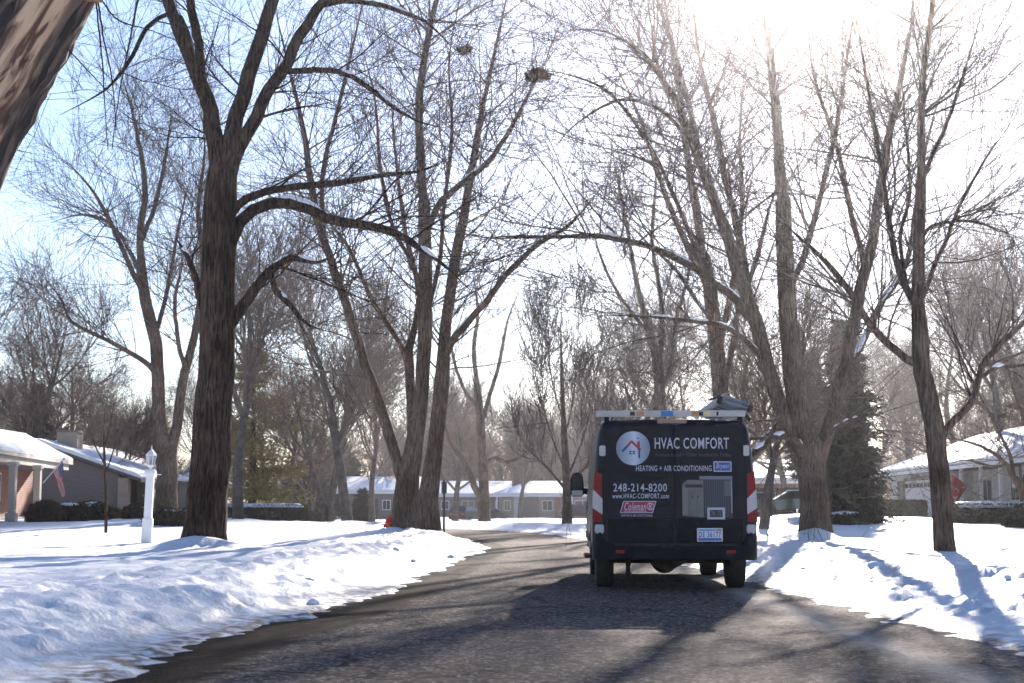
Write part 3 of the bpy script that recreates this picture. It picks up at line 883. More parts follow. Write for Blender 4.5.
# tall stem seen above the van
hero('ash_tree', 'tall bare tree rising directly behind the van roof', 50, 722,
     [[(727, 525, 9), (725, 470, 9), (722, 420, 8.6), (719, 375, 8), (715, 330, 7.6), (709, 285, 7), (703, 255, 6.4)],
      [(704, 262, 6), (697, 215, 5.4), (688, 165, 4.6), (682, 110, 3.8), (672, 50, 2.8), (662, -20, 1.6, 2)],
      [(712, 305, 4.4), (700, 270, 4.2, -1), (682, 235, 4, -1.6), (664, 190, 3.4, -2), (648, 140, 2.8, -3), (628, 90, 2, -4), (600, 40, 1.2, -5)],
      [(718, 350, 4.4), (728, 310, 4.2, 1), (736, 262, 3.6, 2), (742, 200, 3, 2.6), (740, 130, 2.2, 3), (745, 60, 1.2, 4)],
      [(721, 395, 4), (732, 352, 4, -.6), (738, 310, 3.6, -1), (756, 262, 3, -2), (772, 200, 2.2, -2), (800, 140, 1.2, -3)],
      [(714, 322, 3), (696, 300, 2.8, 1), (676, 270, 2.4, 2), (650, 245, 2, 3), (620, 215, 1.2, 4)]],
     None, (100, 600, 1500, 1000), M['bark_grey'], M['twig'], 16, snowf=.08, tw=.0058, L1=(1.6, 4), L2=(1.2, 2.8), L3=(.7, 1.6))

hero('ash_tree', 'forked bare tree seen over the left end of the van ladder', 60, 660,
     [[(664, 522, 6), (662, 450, 6), (660, 400, 5.6), (658, 365, 5.2), (652, 340, 4.2), (644, 310, 3.8)],
      [(644, 314, 3.6), (636, 280, 3.2), (630, 245, 2.6), (622, 200, 2), (612, 150, 1.2, 2)],
      [(658, 370, 3.4), (662, 330, 3.4, .6), (660, 290, 3, 1), (652, 240, 2.6, 1.6), (656, 180, 2, 2), (650, 130, 1.1, 3)],
      [(650, 335, 2.6), (634, 315, 2.4, -1), (616, 290, 2, -1.6), (600, 255, 1.6, -2), (590, 215, 1, -3)],
      [(660, 390, 3), (672, 365, 3, 1), (676, 320, 2.6, 1.6), (688, 275, 2, 2), (692, 220, 1.2, 3)]],
     None, (90, 420, 1000, 800), M['bark_grey'], M['twig'], 17, snowf=.08, tw=.0065, L1=(1.6, 3.8), L2=(1.2, 2.8), L3=(.7, 1.6))

hero('elm_tree', 'bare spreading tree on the far verge beside the dark parked estate car', 100, 484,
     [[(485, 524, 5.5), (484, 490, 5), (482, 450, 4.6), (480, 415, 4.2), (477, 385, 3.6)],
      [(478, 390, 3.2), (474, 350, 2.8), (478, 310, 2.2), (472, 270, 1.4, 2)],
      [(481, 425, 3), (490, 395, 2.8, 1), (500, 360, 2.4, 2), (508, 320, 1.8, 3), (522, 285, 1, 4)],
      [(483, 505, 3.6), (472, 480, 3.2, -1), (462, 458, 2.8, -2), (450, 440, 2.2, -3), (442, 415, 1.6, -4), (436, 390, 1, -4)],
      [(482, 465, 2.6), (494, 458, 2.6, 1), (508, 462, 2.2, 1), (524, 455, 1.8, 2), (540, 440, 1.1, 2)],
      [(479, 410, 2.4), (462, 385, 2.2, -1), (452, 350, 1.8, -2), (448, 310, 1, -3)]],
     None, (70, 400, 1300, 1500), M['bark_grey'], M['twig'], 18, snowf=.05, tw=.009, L1=(2, 5), L2=(1.1, 2.6), L3=(.6, 1.5))

hero('linden_tree', 'slender upright bare tree on the far verge just left of the van mirror', 62, 567,
     [[(567, 527, 5), (567, 500, 4.4), (566, 470, 4), (564, 430, 2.9), (562, 380, 1.9), (561, 330, 1.1), (562, 285, .5)],
      [(566, 480, 1.3), (577, 455, 1.2, .5), (588, 420, 1, 1), (596, 375, .7, 1.5), (600, 335, .4, 2)],
      [(565, 470, 1.3), (553, 440, 1.1, -.5), (543, 405, .9, -1), (534, 365, .7, -1.5), (532, 325, .4, -2)],
      [(564, 440, 1.2), (573, 400, 1, -1), (577, 350, .7, -1.6), (579, 305, .4, -2)],
      [(563, 420, 1.2), (553, 385, .9, 1), (547, 340, .7, 1.6), (545, 300, .4, 2)],
      [(566, 490, 2), (545, 465, 1.6, .6), (528, 450, 1.2, 1), (515, 430, .8, 1)],
      [(566, 485, 2), (590, 462, 1.6, -1), (603, 435, 1.2, -1.2), (612, 400, .8, -1.6)]],
     None, (150, 650, 1900, 1800), M['bark_grey'], M['twig'], 19, snowf=0, tw=.011, L1=(1.2, 3.4), L2=(.7, 1.7), L3=(.5, 1.1), trop=.14, ang1=(20, 45))

# small ornamental tree reaching in from the right edge
hero('crabapple_tree', 'small pale arching bare tree at the right edge in front of the long house', 33, 1034,
     [[(1036, 536, 5), (1030, 505, 4.5), (1022, 488, 4.4), (1014, 478, 4)],
      [(1014, 478, 3.4), (1004, 462, 2.6), (985, 448, 2, -.4), (960, 440, 1.5, -.8), (938, 438, .8, -1)],
      [(1014, 478, 3), (1010, 455, 2.2, .4), (998, 430, 1.8, .8), (985, 405, 1.4, 1), (972, 385, .8, 1.3)],
      [(1022, 488, 3), (1030, 455, 2.4, .5), (1024, 420, 2, .8), (1012, 385, 1.5, 1), (1005, 350, .8, 1.4)],
      [(1010, 466, 2), (990, 466, 1.6, -.8), (966, 460, 1.2, -1.3), (946, 465, .7, -1.6)],
      [(1028, 470, 2), (1045, 440, 1.8, -.6), (1060, 400, 1.4, -1), (1065, 360, .8, -1.2)]],
     None, (60, 300, 900, 800), M['bark_grey'], M['twig_far'], 20, snowf=0, tw=.0038, flare_k=.1, L1=(.5, 1.5), L2=(.3, .9), L3=(.2, .5), trop=.02, group='ornamental trees')


# the leaning trunk that fills the top left corner, with peeling bark
def corner_tree():
    rng = np.random.default_rng(31)
    D = 15.0
    lp = [(-330, 690, 78), (-255, 560, 66), (-180, 430, 60), (-140, 310, 56), (-88, 212, 53), (-34, 110, 51), (16, 15, 53), (60, -70, 55), (100, -170, 50), (150, -300, 44), (180, -420, 38)]
    P, r = limb(lp, D, K=90)
    gz = ghf(P[0][0], P[0][1])
    P[0][2] = gz - .3
    root = empty('willow_tree', (P[0][0], P[0][1], gz - .1), 0, 'huge leaning trunk with tan peeling bark at the top left corner', 'tree', 'bare trees along the road')
    o = np.array(root.location)
    S = 96
    V, Q = tubes(P[None] - o, r[None], S)
    V3 = V.reshape(len(P), S, 3)
    cen = (P - o)[:, None, :]
    rel = V3 - cen
    s = np.cumsum(np.concatenate([[0], np.linalg.norm(np.diff(P, axis=0), axis=1)]))[:, None]
    a = (np.arange(S) * 2 * math.pi / S)[None, :]
    a2 = a + .25 * np.sin(s * 1.3)
    def cyc(sa, ss, seed):
        return vnoise(np.cos(a2) * sa + 9, np.sin(a2) * sa + s * ss, seed)
    ridge = 1 - np.abs(2 * cyc(7, .9, 5) - 1)
    ridge2 = 1 - np.abs(2 * cyc(15, 2.2, 6) - 1)
    k = 1 + .17 * ridge + .08 * ridge2 + .14 * (cyc(1.6, .4, 8) - .5)
    V3[:] = cen + rel * k[..., None]
    me = np_mesh('trunk', V3.reshape(-1, 3), Q)
    m, nt, b = new_mat('peeling_bark')
    N = nt.nodes.new; L = nt.links.new
    at = N('ShaderNodeAttribute'); at.attribute_name = 'peel'
    at2 = N('ShaderNodeAttribute'); at2.attribute_name = 'furrow'
    tc = N('ShaderNodeTexCoord')
    mp0 = N('ShaderNodeMapping'); mp0.inputs['Rotation'].default_value = (0, R(-28), 0)
    mp = N('ShaderNodeMapping'); mp.inputs['Scale'].default_value = (1, 1, .10)
    L(tc.outputs['Object'], mp0.inputs[0]); L(mp0.outputs[0], mp.inputs[0])
    n = N('ShaderNodeTexNoise'); n.inputs['Scale'].default_value = 11; n.inputs['Detail'].default_value = 6; n.inputs['Distortion'].default_value = .5
    L(mp.outputs[0], n.inputs['Vector'])
    r1 = N('ShaderNodeValToRGB'); r1.color_ramp.elements[0].position = .44; r1.color_ramp.elements[1].position = .6
    r1.color_ramp.elements[0].color = (.03, .022, .02, 1); r1.color_ramp.elements[1].color = (.16, .11, .085, 1)
    L(n.outputs['Fac'], r1.inputs[0])
    r2 = N('ShaderNodeValToRGB'); r2.color_ramp.elements[0].position = .42; r2.color_ramp.elements[1].position = .58
    r2.color_ramp.elements[0].color = (.12, .06, .04, 1); r2.color_ramp.elements[1].color = (.62, .42, .28, 1)
    L(n.outputs['Fac'], r2.inputs[0])
    mx = N('ShaderNodeMix'); mx.data_type = 'RGBA'
    L(at.outputs['Fac'], mx.inputs[0]); L(r1.outputs[0], mx.inputs[6]); L(r2.outputs[0], mx.inputs[7])
    L(mx.outputs[2], b.inputs['Base Color'])
    b.inputs['Roughness'].default_value = .85
    bp = N('ShaderNodeBump'); bp.inputs['Strength'].default_value = 1; bp.inputs['Distance'].default_value = .04
    L(n.outputs['Fac'], bp.inputs['Height']); L(bp.outputs[0], b.inputs['Normal'])
    # the peeled strip is where the noise along the camera facing side is high; angle of the strip
    strip = np.exp(-((np.angle(np.exp(1j * (a + .12 * np.sin(s * .9) - PEEL_A)))) / .42) ** 2)
    peel = sstep(.35, .62, strip * (.45 + .9 * cyc(6, .8, 15)))
    at_ = me.attributes.new('peel', 'FLOAT', 'POINT')
    at_.data.foreach_set('value', peel.ravel().astype(np.float32))
    link_mesh('trunk', me, m, root, smooth=True)
    # limbs above the frame and the drooping twigs that hang into it
    limbs = [limb(q, D, wob=.06, rng=rng) for q in (
        [(70, -60, 30), (100, -40, 18, -.2), (150, -90, 14, -.5), (220, -180, 10, -1), (300, -260, 5, -1)],
        [(95, -60, 30), (30, -180, 16, .6), (-60, -260, 12, 1.2), (-160, -330, 6, 2)],
        [(150, -300, 40), (240, -420, 20, 1), (330, -520, 8, 2)])]
    hang = [limb(q, D, wob=.3, rng=rng, scale=.6) for q in (
        [(98, 2, 1.6), (104, 40, 1.4), (112, 80, 1.2), (116, 130, .9)],
        [(96, 0, 1.5), (102, 60, 1.3, .2), (105, 110, 1, .3), (108, 150, .6, .3)],
        [(100, -2, 1.4), (118, 20, 1.3, -.2), (150, 30, 1, -.3), (180, 42, .6, -.3)],
        [(160, -60, 2.2), (140, -10, 2, 0), (128, 50, 1.4, 0), (118, 100, 1.1, 0), (112, 150, .6, .1)],
        [(60, 40, 1.2), (78, 60, 1.1, .1), (95, 78, .9, .2), (112, 96, .5, .2)])]
    a_, ar_ = grow(rng, np.array([q[0] for q in hang]), np.array([q[1] for q in hang]), 26, .15, 1, (20, 55), (.1, .32), 6, -.02, .2, .6, .0012, rmax=.003)
    b_, br_ = grow(rng, np.array([q[0] for q in limbs]), np.array([q[1] for q in limbs]), 80, .3, 1, (30, 60), (.8, 2.2), 8, .05, .15, .35, .004, rmax=.03)
    c_, cr_ = grow(rng, b_, br_, 600, .1, 1, (30, 60), (.3, .9), 6, .03, .15, .6, .002, rmax=.008)
    Pl = np.array([q[0] for q in limbs + hang]); Rl = np.array([q[1] for q in limbs + hang])
    sp_, sr_ = limb([(40, -22, 22), (62, -12, 15, -.1), (84, -5, 8, -.15), (103, 2, 3, -.2)], D, wob=.1, rng=rng)
    V, Q = tubes(sp_[None] - o, sr_[None], 14)
    link_mesh('broken_limb', np_mesh('broken_limb', V, Q), mat_noise('torn_wood', (.22, .09, .045), (.6, .38, .22), scale=14, rough=.9, bump=.6, spec=.1), root, smooth=True)
    V, Q = merge([tubes(Pl - o, Rl, 12), tubes(a_ - o, ar_, 4), tubes(b_ - o, br_, 5), tubes(c_ - o, cr_, 3)])
    link_mesh('crown', np_mesh('crown', V, Q), M['bark_dark'], root, smooth=True)


PEEL_A = math.radians(230)
corner_tree()


# ---- generic bare trees, built once per kind and copied
def proto_tree(seed, H, nst=1, spread=.5, n=(9, 60, 420, 1800), tw=.008, ascend=.1, rbase=.3, fork=.3, mc=None, mt=None):
    rng = np.random.default_rng(seed)
    K = 24
    limbs = []
    for s in range(nst):
        ang = rng.uniform(0, 6.28); lean = (.05 if nst == 1 else .22) * rng.uniform(.6, 1.2)
        P = np.zeros((K, 3)); t = np.linspace(0, 1, K)
        d = np.array([math.cos(ang) * lean, math.sin(ang) * lean, 1.0])
        p = np.array([math.cos(ang) * .1 * (nst > 1), math.sin(ang) * .1 * (nst > 1), -.3])
        for k in range(K):
            P[k] = p
            d = unit(d + rng.normal(size=3) * .05 + np.array([0, 0, .03])); p = p + d * (H * .8 / (K - 1))
        r = rbase * ((1 - t) ** .8 * .95 + .05) / (nst ** .5)
        r = flare(P, r, .4, .35)
        limbs.append((P, r))
    P = np.array([l[0] for l in limbs]); Rr = np.array([l[1] for l in limbs])
    m_, mr = grow(rng, P, Rr, n[0] * nst, fork, .92, (25, 50) if spread < .6 else (35, 70), (H * .35, H * .55), K, ascend * .35, .05, .55, .02, rmax=.2, taper=.45)
    a, ar = grow(rng, m_, mr, n[1] * nst, .12, 1, (22, 52), (H * .15, H * .32), 8, ascend * .7, .10, .5, tw * 1.3, rmax=.045)
    b, br = grow(rng, a, ar, n[2] * nst, .05, .95, (22, 50), (H * .09, H * .19), 6, ascend * .5, .11, .55, tw * .9, rmax=.018)
    c, cr = grow(rng, b, br, n[3] * nst, .05, .95, (22, 50), (H * .05, H * .11), 4, ascend * .3, .12, .6, tw * .7, rmax=.009)
    V, Q = tubes(P, Rr, 10)
    V2, Q2 = merge([tubes(m_, mr, 6), tubes(a, ar, 4), tubes(b, br, 3), tubes(c, cr, 3)])
    return np_mesh('trunk', V, Q), np_mesh('crown', V2, Q2), (V, Q), (V2, Q2)


KINDS = [proto_tree(101, 14, 1, .5, (10, 90, 600, 2600), .010, .10, .26, .28),
         proto_tree(102, 15, 1, .8, (11, 90, 600, 2600), .010, .06, .30, .22),
         proto_tree(103, 13, 3, .5, (5, 45, 300, 1200), .010, .10, .24, .25),
         proto_tree(104, 17, 1, .4, (12, 90, 650, 2800), .010, .14, .28, .35),
         proto_tree(105, 7, 3, .9, (6, 50, 400, 1500), .006, -.01, .15, .10)]
for tm, cm, _, _ in KINDS:
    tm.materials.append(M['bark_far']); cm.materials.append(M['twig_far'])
    tm.polygons.foreach_set('use_smooth', np.ones(len(tm.polygons), dtype=bool))


def plant(kind, px, D, H, label, rz=None, group='bare trees around the houses', name='bare_tree', sxy=1.0):
    tm, cm, _, _ = KINDS[kind]
    h0 = [14, 15, 13, 17, 7][kind]
    x, y, z = on_ground(px, D)
    root = empty(name, (x, y, z - .05), random.uniform(0, 6.28) if rz is None else rz, label, 'tree', group)
    s = H / h0
    root.scale = (s * sxy, s * sxy, s)
    for nm, me in (('trunk', tm), ('crown', cm)):
        o = bpy.data.objects.new(nm, me); COL.objects.link(o); o.parent = root
    return root


plant(3, -18, 78, 15, 'tall bare tree at the left edge rising above the porch roof')
plant(0, 22, 92, 16, 'bare tree behind the dark pine, over the snowy porch roof')
plant(1, 58, 98, 13, 'bare tree directly behind the chimney')
plant(4, 122, 84, 8.2, 'small dense brown tree behind the grey wing of the left house', group='ornamental trees', name='crabapple_tree')
plant(4, 140, 92, 7.6, 'low rounded brown tree left of the twin trunked tree', group='ornamental trees', name='crabapple_tree')
plant(0, 98, 110, 12, 'thin bare tree far behind the small brown tree')
plant(3, 238, 72, 17, 'bare tree standing in front of the yellow green pine', name='ash_tree')
plant(1, 290, 105, 13, 'bare tree beyond the right end of the clipped hedge')
plant(2, 327, 92, 15, 'several stemmed bare tree near the low cone shaped evergreen')
plant(0, 348, 84, 17, 'bare tree just left of the clump of trunks at the bend', name='ash_tree')
plant(3, 372, 112, 15, 'bare tree in front of the distant white roof left of the bend')
plant(1, 268, 118, 13, 'far bare tree showing past the yellow green pine')
plant(2, 312, 120, 12, 'far bare tree over the snowy lawn beyond the hedge')
plant(1, 455, 118, 13, 'bare tree over the snowy roof behind the street sign')
plant(0, 520, 150, 13, 'bare tree rising behind the pale brick house')
plant(3, 545, 175, 14, 'upright bare tree behind the white roof of the pale brick house')
plant(1, 600, 120, 14, 'bare tree showing past the left edge of the van')
plant(0, 628, 88, 14, 'bare tree hidden below by the left half of the van')
plant(2, 690, 95, 15, 'several stemmed bare tree above the middle of the van')
plant(1, 745, 80, 14, 'bare tree behind the tilted grey ladder')
plant(0, 763, 48, 9, 'thin straight bare tree just right of the van', name='young_maple_tree')
plant(1, 785, 110, 14, 'bare tree behind the distant brown roofed house')
plant(3, 880, 120, 15, 'bare tree behind the garage end of the long house')
plant(0, 915, 112, 15, 'bare tree over the snowy roof left of the red flag')
plant(1, 965, 100, 16, 'bare tree over the roof right of the red flag')
plant(3, 1003, 78, 17, 'bare tree above the snowy roof near the right edge', name='ash_tree')
plant(0, 1040, 84, 17, 'bare tree at the right edge behind the long house')
plant(2, 1010, 125, 15, 'far bare tree beyond the roof ridge of the long house')
plant(3, 205, 128, 14, 'far bare tree showing past the big dark trunk')

# slim sapling before the left house
hero('sapling', 'slim dark sapling on the lawn before the snowy shrubs', 45, 106,
     [[(106, 528, 1.6), (106, 500, 1.5), (105, 470, 1.4), (104, 440, 1.2), (105, 405, .7)],
      [(105, 475, .9), (112, 455, .8, .2), (118, 430, .5, .3)], [(105, 465, .9), (95, 445, .8, -.2), (88, 425, .5, -.3)],
      [(105, 445, .8), (110, 425, .6, .1), (114, 400, .4, .2)]],
     None, (16, 90, 300, 0), M['bark_dark'], M['twig'], 41, snowf=0, flare_k=0, tw=.004, L1=(.4, 1), L2=(.2, .5), L3=(.15, .3), group='ornamental trees')

# ---- far woods as one mass
def woods():
    rng = np.random.default_rng(55)
    Vs, Qs, off = [], [], 0
    lite = [proto_tree(201, 13, 1, .5, (9, 60, 320, 900), .018, .1, .26, .25), proto_tree(202, 12, 1, .8, (9, 60, 320, 900), .018, .06, .28, .2),
            proto_tree(203, 12, 2, .5, (5, 34, 180, 500), .018, .1, .24, .2)]
    for i in range(215):
        u = rng.uniform(-.42, .42)
        D = rng.uniform(150, 300) if abs(u) < .3 else rng.uniform(125, 230)
        x = u * D
        if abs(x - 3) < 14 and D < 190: D = 195 + rng.random() * 80
        big = 1.0
        if i % 4 == 0:
            u = rng.uniform(-.075, .085); D = rng.uniform(196, 260); x = u * D; big = 1.35
        k = lite[rng.integers(3)]
        V, Q = merge([k[2], k[3]])
        a = rng.uniform(0, 6.28); s = rng.uniform(.65, 1.15) * big
        c, n = math.cos(a) * s, math.sin(a) * s
        W = np.stack([V[:, 0] * c - V[:, 1] * n + x, V[:, 0] * n + V[:, 1] * c + D, V[:, 2] * s + base_h(np.array([x]), np.array([D]))[0] + .2], 1)
        Vs.append(W); Qs.append(Q + off); off += len(W)
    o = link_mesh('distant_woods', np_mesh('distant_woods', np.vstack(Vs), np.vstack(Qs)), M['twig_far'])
    put(o, 'mass of far bare trees beyond the houses', kind='stuff')
    # dense undergrowth at the far treeline
    n = 90000
    u = rng.uniform(-.45, .45, n); D = rng.uniform(185, 300, n)
    x = u * D
    top = 2.5 + 5.5 * fbm(u * 26, D * .02, 5, 4)
    z = base_h(x, D) + top * rng.random(n) ** .8
    c = np.stack([x, D, z], 1)
    d = rng.normal(size=(n, 3)); d[:, 2] = np.abs(d[:, 2]) + 1; d = unit(d) * rng.uniform(.5, 1.6, n)[:, None]
    P = np.stack([c, c + d * .5 + rng.normal(size=(n, 3)) * .05, c + d], 1)
    Rr = np.stack([np.full(n, .028), np.full(n, .02), np.full(n, .01)], 1)
    V, Q = tubes(P, Rr, 3)
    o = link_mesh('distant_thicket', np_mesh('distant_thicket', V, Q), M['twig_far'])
    put(o, 'brown scrub along the far tree line', kind='stuff')


woods()


# ---- evergreens
def conifer(name, label, px, D, H, W, mat, seed, z0=.8, droop=-.1, n_wh=34, dens=70, trunk_r=.22, leaf=(.16, .32), gap=.0, taperp=.85, group='evergreens'):
    rng = np.random.default_rng(seed)
    x, y, z = on_ground(px, D)
    root = empty(name, (x, y, z - .1), 0, label, 'tree', group)
    K = 12; t = np.linspace(0, 1, K)
    P = np.stack([np.zeros(K), np.zeros(K), t * H], 1)[None]; rr = (trunk_r * (1 - t) + .02)[None]
    V, Q = tubes(P, rr, 10)
    link_mesh('trunk', np_mesh('trunk', V, Q), M['bark_dark'], root, smooth=True)
    B = []
    for k in range(n_wh):
        h = z0 + (H - z0) * (k / n_wh)
        u = (h - z0) / (H - z0)
        L = W * .5 * ((1 - u) ** taperp) * rng.uniform(.75, 1.12) + .15
        for j in range(int(6 + 3 * (1 - u))):
            if rng.random() < gap: continue
            a = rng.uniform(0, 6.28); l = L * rng.uniform(.6, 1.1)
            s = np.linspace(0, 1, 6)
            B.append(np.stack([np.cos(a) * s * l, np.sin(a) * s * l, h + droop * l * s + .12 * l * s ** 2 + rng.normal() * .1], 1))
    B = np.array(B); nb = len(B)
    br = np.broadcast_to(np.linspace(.03, .006, 6)[None], (nb, 6)).copy()
    Vb, Qb = tubes(B, br, 4)
    # needle tufts: narrow blades all along the boughs
    idx = np.repeat(np.arange(nb), dens); n = len(idx)
    f = rng.random(n) ** .75 * 4.999; i = f.astype(int); u = (f - i)[:, None]
    c = B[idx, i] * (1 - u) + B[idx, i + 1] * u
    rad = np.linalg.norm(B[idx, -1, :2], axis=1) * .16 + .06
    c = c + rng.normal(size=(n, 3)) * rad[:, None] * np.array([1, 1, .38])
    out = unit(np.stack([c[:, 0], c[:, 1], np.zeros(n)], 1) + 1e-6)
    d = unit(out + rng.normal(size=(n, 3)) * .55 + np.array([0, 0, droop * .8])) * rng.uniform(leaf[0], leaf[1], n)[:, None]
    w = unit(np.cross(d, rng.normal(size=(n, 3)))) * rng.uniform(.025, .05, n)[:, None] * (leaf[1] / .3)
    V4 = np.stack([c - w, c + w, c + d + w * .25, c + d - w * .25], 1).reshape(-1, 3)
    Q4 = np.arange(n * 4).reshape(-1, 4)
    V, Q = merge([(Vb, Qb), (V4, Q4)])
    link_mesh('crown', np_mesh('crown', V, Q), mat, root)
    return root


conifer('pine_tree', 'yellow green pine behind the left lawn hedge', 252, 96, 11.8, 7.4, M['needle'], 61, z0=1.6, droop=-.12, n_wh=26, dens=80, trunk_r=.3, leaf=(.2, .42), gap=.34, taperp=.7)
conifer('pine_tree', 'dark pine behind the snowy porch roof at the left edge', 34, 105, 9.2, 5.0, M['needle_dark'], 62, z0=1.5, dens=60, leaf=(.2, .4))
conifer('spruce_tree', 'tall dark brownish spruce behind the big right hand tree', 849, 60, 8.2, 2.7, M['needle_dark'], 63, z0=.3, droop=-.35, n_wh=52, dens=110, trunk_r=.2, leaf=(.12, .28), taperp=.5)
conifer('spruce_tree', 'tall thin dark evergreen directly behind the big right hand trunk', 812, 78, 8.6, 2.2, M['needle_dark'], 64, z0=2.5, droop=-.3, n_wh=44, dens=60, leaf=(.16, .34), taperp=.7)
conifer('juniper_bush', 'low cone shaped evergreen on the lawn left of the bend', 362, 118, 2.6, 2.2, M['needle_dark'], 65, z0=.05, droop=.1, n_wh=16, dens=60, leaf=(.14, .26), trunk_r=.06, group='evergreens')
conifer('pine_tree', 'far dark evergreen at the wood edge left of the bend', 305, 150, 5.5, 6.0, M['needle_dark'], 66, z0=.4, n_wh=26, dens=70, leaf=(.3, .5), taperp=.5)
conifer('pine_tree', 'far dark evergreen behind the low roof left of the bend', 350, 160, 6.4, 5.4, M['needle_dark'], 67, z0=.4, n_wh=26, dens=60, leaf=(.3, .5), taperp=.6)
conifer('pine_tree', 'far dark evergreen behind the roofs right of the bend', 470, 190, 7.5, 6.4, M['needle_dark'], 68, z0=.4, n_wh=26, dens=60, leaf=(.3, .5), taperp=.6)


# ---- nests
def nest(px, py, D, r, label):
    rng = np.random.default_rng(int(px))
    c = pt(px, py, D)
    n = 520
    d = rng.normal(size=(n, 3)) * r * np.array([.62, .5, .34])
    d += np.where(rng.random((n, 1)) < .3, np.array([[-.8 * r, 0, -.15 * r]]), 0) + np.where(rng.random((n, 1)) < .2, np.array([[.5 * r, 0, .45 * r]]), 0)
    t = unit(rng.normal(size=(n, 3)) * np.array([1.3, 1, .6])) * (rng.uniform(.03, .10, n) + .16 * (rng.random(n) < .12))[:, None]
    w = unit(np.cross(t, rng.normal(size=(n, 3)))) * np.where(np.linalg.norm(t, axis=1) > .12, .005, .02)[:, None]
    V = np.stack([d - t - w, d - t + w, d + t + w, d + t - w], 1).reshape(-1, 3)
    o = link_mesh('squirrel_nest', np_mesh('squirrel_nest', V, np.arange(n * 4).reshape(-1, 4)), M['brown_leaf'])
    o.location = c
    put(o, label, 'nest', 'leaf nests in the tree tops')


nest(538, 76, 28.6, .115, 'ragged brown leaf nest, the larger of two high in the branches')
nest(465, 50, 42, .10, 'small brown leaf nest high in the branches left of the larger nest')
# ------------------------------------------------------------------ hedges and shrubs
def shrub(name, label, px, D, L, Wd, H, mat, seed, boxy=False, snow=.5, rz=0.0, n=5000, group='hedges and shrubs', cat='shrub', twiggy=False):
    rng = np.random.default_rng(seed)
    x, y, z = on_ground(px, D)
    root = empty(name, (x, y, z - .05), rz, label, cat, group)
    d = unit(rng.normal(size=(n, 3)))
    rr = rng.random(n) ** .28
    if boxy:
        q = rng.uniform(-1, 1, (n, 3)); ax = rng.integers(0, 3, n)
        m = rng.random(n) < .8
        q[np.arange(n)[m], ax[m]] = np.sign(q[np.arange(n)[m], ax[m]]) * rng.uniform(.88, 1.04, m.sum())
        c = q * np.array([L / 2, Wd / 2, H / 2]) + np.array([0, 0, H / 2])
        c[:, 2] += (fbm(c[:, 0] * 1.2, c[:, 1] * 1.2, seed) - .5) * .12
    else:
        lump = .8 + .45 * fbm(d[:, 0] * 2.2 + 5, d[:, 1] * 2.2 + d[:, 2] * 2 + 5, seed, 3)
        c = d * (rr * lump)[:, None] * np.array([L / 2, Wd / 2, H * .62]) + np.array([0, 0, H * .42])
    c[:, 2] = np.maximum(c[:, 2], .02)
    t = unit(rng.normal(size=(n, 3)) + np.array([0, 0, .6])) * rng.uniform(.04, .10, n)[:, None] * (1.8 if twiggy else 1)
    w = unit(np.cross(t, rng.normal(size=(n, 3)))) * rng.uniform(.012, .04, n)[:, None] * (.4 if twiggy else 1)
    V = np.stack([c - t - w, c - t + w, c + t + w, c + t - w], 1).reshape(-1, 3)
    link_mesh('foliage', np_mesh('foliage', V, np.arange(n * 4).reshape(-1, 4)), mat, root)
    if snow:
        nx, ny = max(8, int(L / .12)), max(6, int(Wd / .12))
        gx, gy = np.meshgrid(np.linspace(-1, 1, nx), np.linspace(-1, 1, ny))
        if boxy:
            edge = np.clip(1 - np.maximum(np.abs(gx) ** 14, np.abs(gy) ** 8), 0, 1)
            top = H - .03 + edge * (.11 + .05 * fbm(gx * L, gy * Wd, seed))
            keep = np.ones_like(gx, bool)
            X, Y, Z = gx * L * .5, gy * Wd * .52, top
        else:
            r2 = gx ** 2 + gy ** 2
            X, Y = gx * L * .46, gy * Wd * .46
            lump = .92 + .2 * (fbm(gx * L * 1.1 + 3, gy * Wd * 1.1, seed, 3) - .5)
            Z = H * (.50 + .62 * np.sqrt(np.clip(1 - r2 * .95, 0, 1)) * lump)
            th_ = np.arctan2(gy, gx); nz = fbm(np.cos(th_) * 1.8 + 9, np.sin(th_) * 1.8 + 9, seed + 3, 1)
            keep = (r2 < (.3 + .45 * snow) * (.75 + .5 * nz))
        V = np.stack([X.ravel(), Y.ravel(), Z.ravel()], 1)
        i = (np.arange(ny - 1)[:, None] * nx + np.arange(nx - 1)[None, :]).ravel()
        Q = np.stack([i, i + 1, i + nx + 1, i + nx], 1)
        k = keep.ravel()
        Q = Q[k[Q].all(1)]
        if len(Q):
            V2 = V.copy(); V2[:, 2] -= .09
            Vt = np.vstack([V, V2]); off = len(V)
            # rim faces: edges used once
            E = {}
            for q in Q:
                for a, b in ((q[0], q[1]), (q[1], q[2]), (q[2], q[3]), (q[3], q[0])):
                    if (b, a) in E: del E[(b, a)]
                    else: E[(a, b)] = 1
            rim = np.array([[b, a, a + off, b + off] for a, b in E])
            Qt = np.vstack([Q, Q[:, ::-1] + off, rim])
            link_mesh('snow_cap', np_mesh('snow_cap', Vt, Qt), M['snow_cap'], root, smooth=True)
    return root


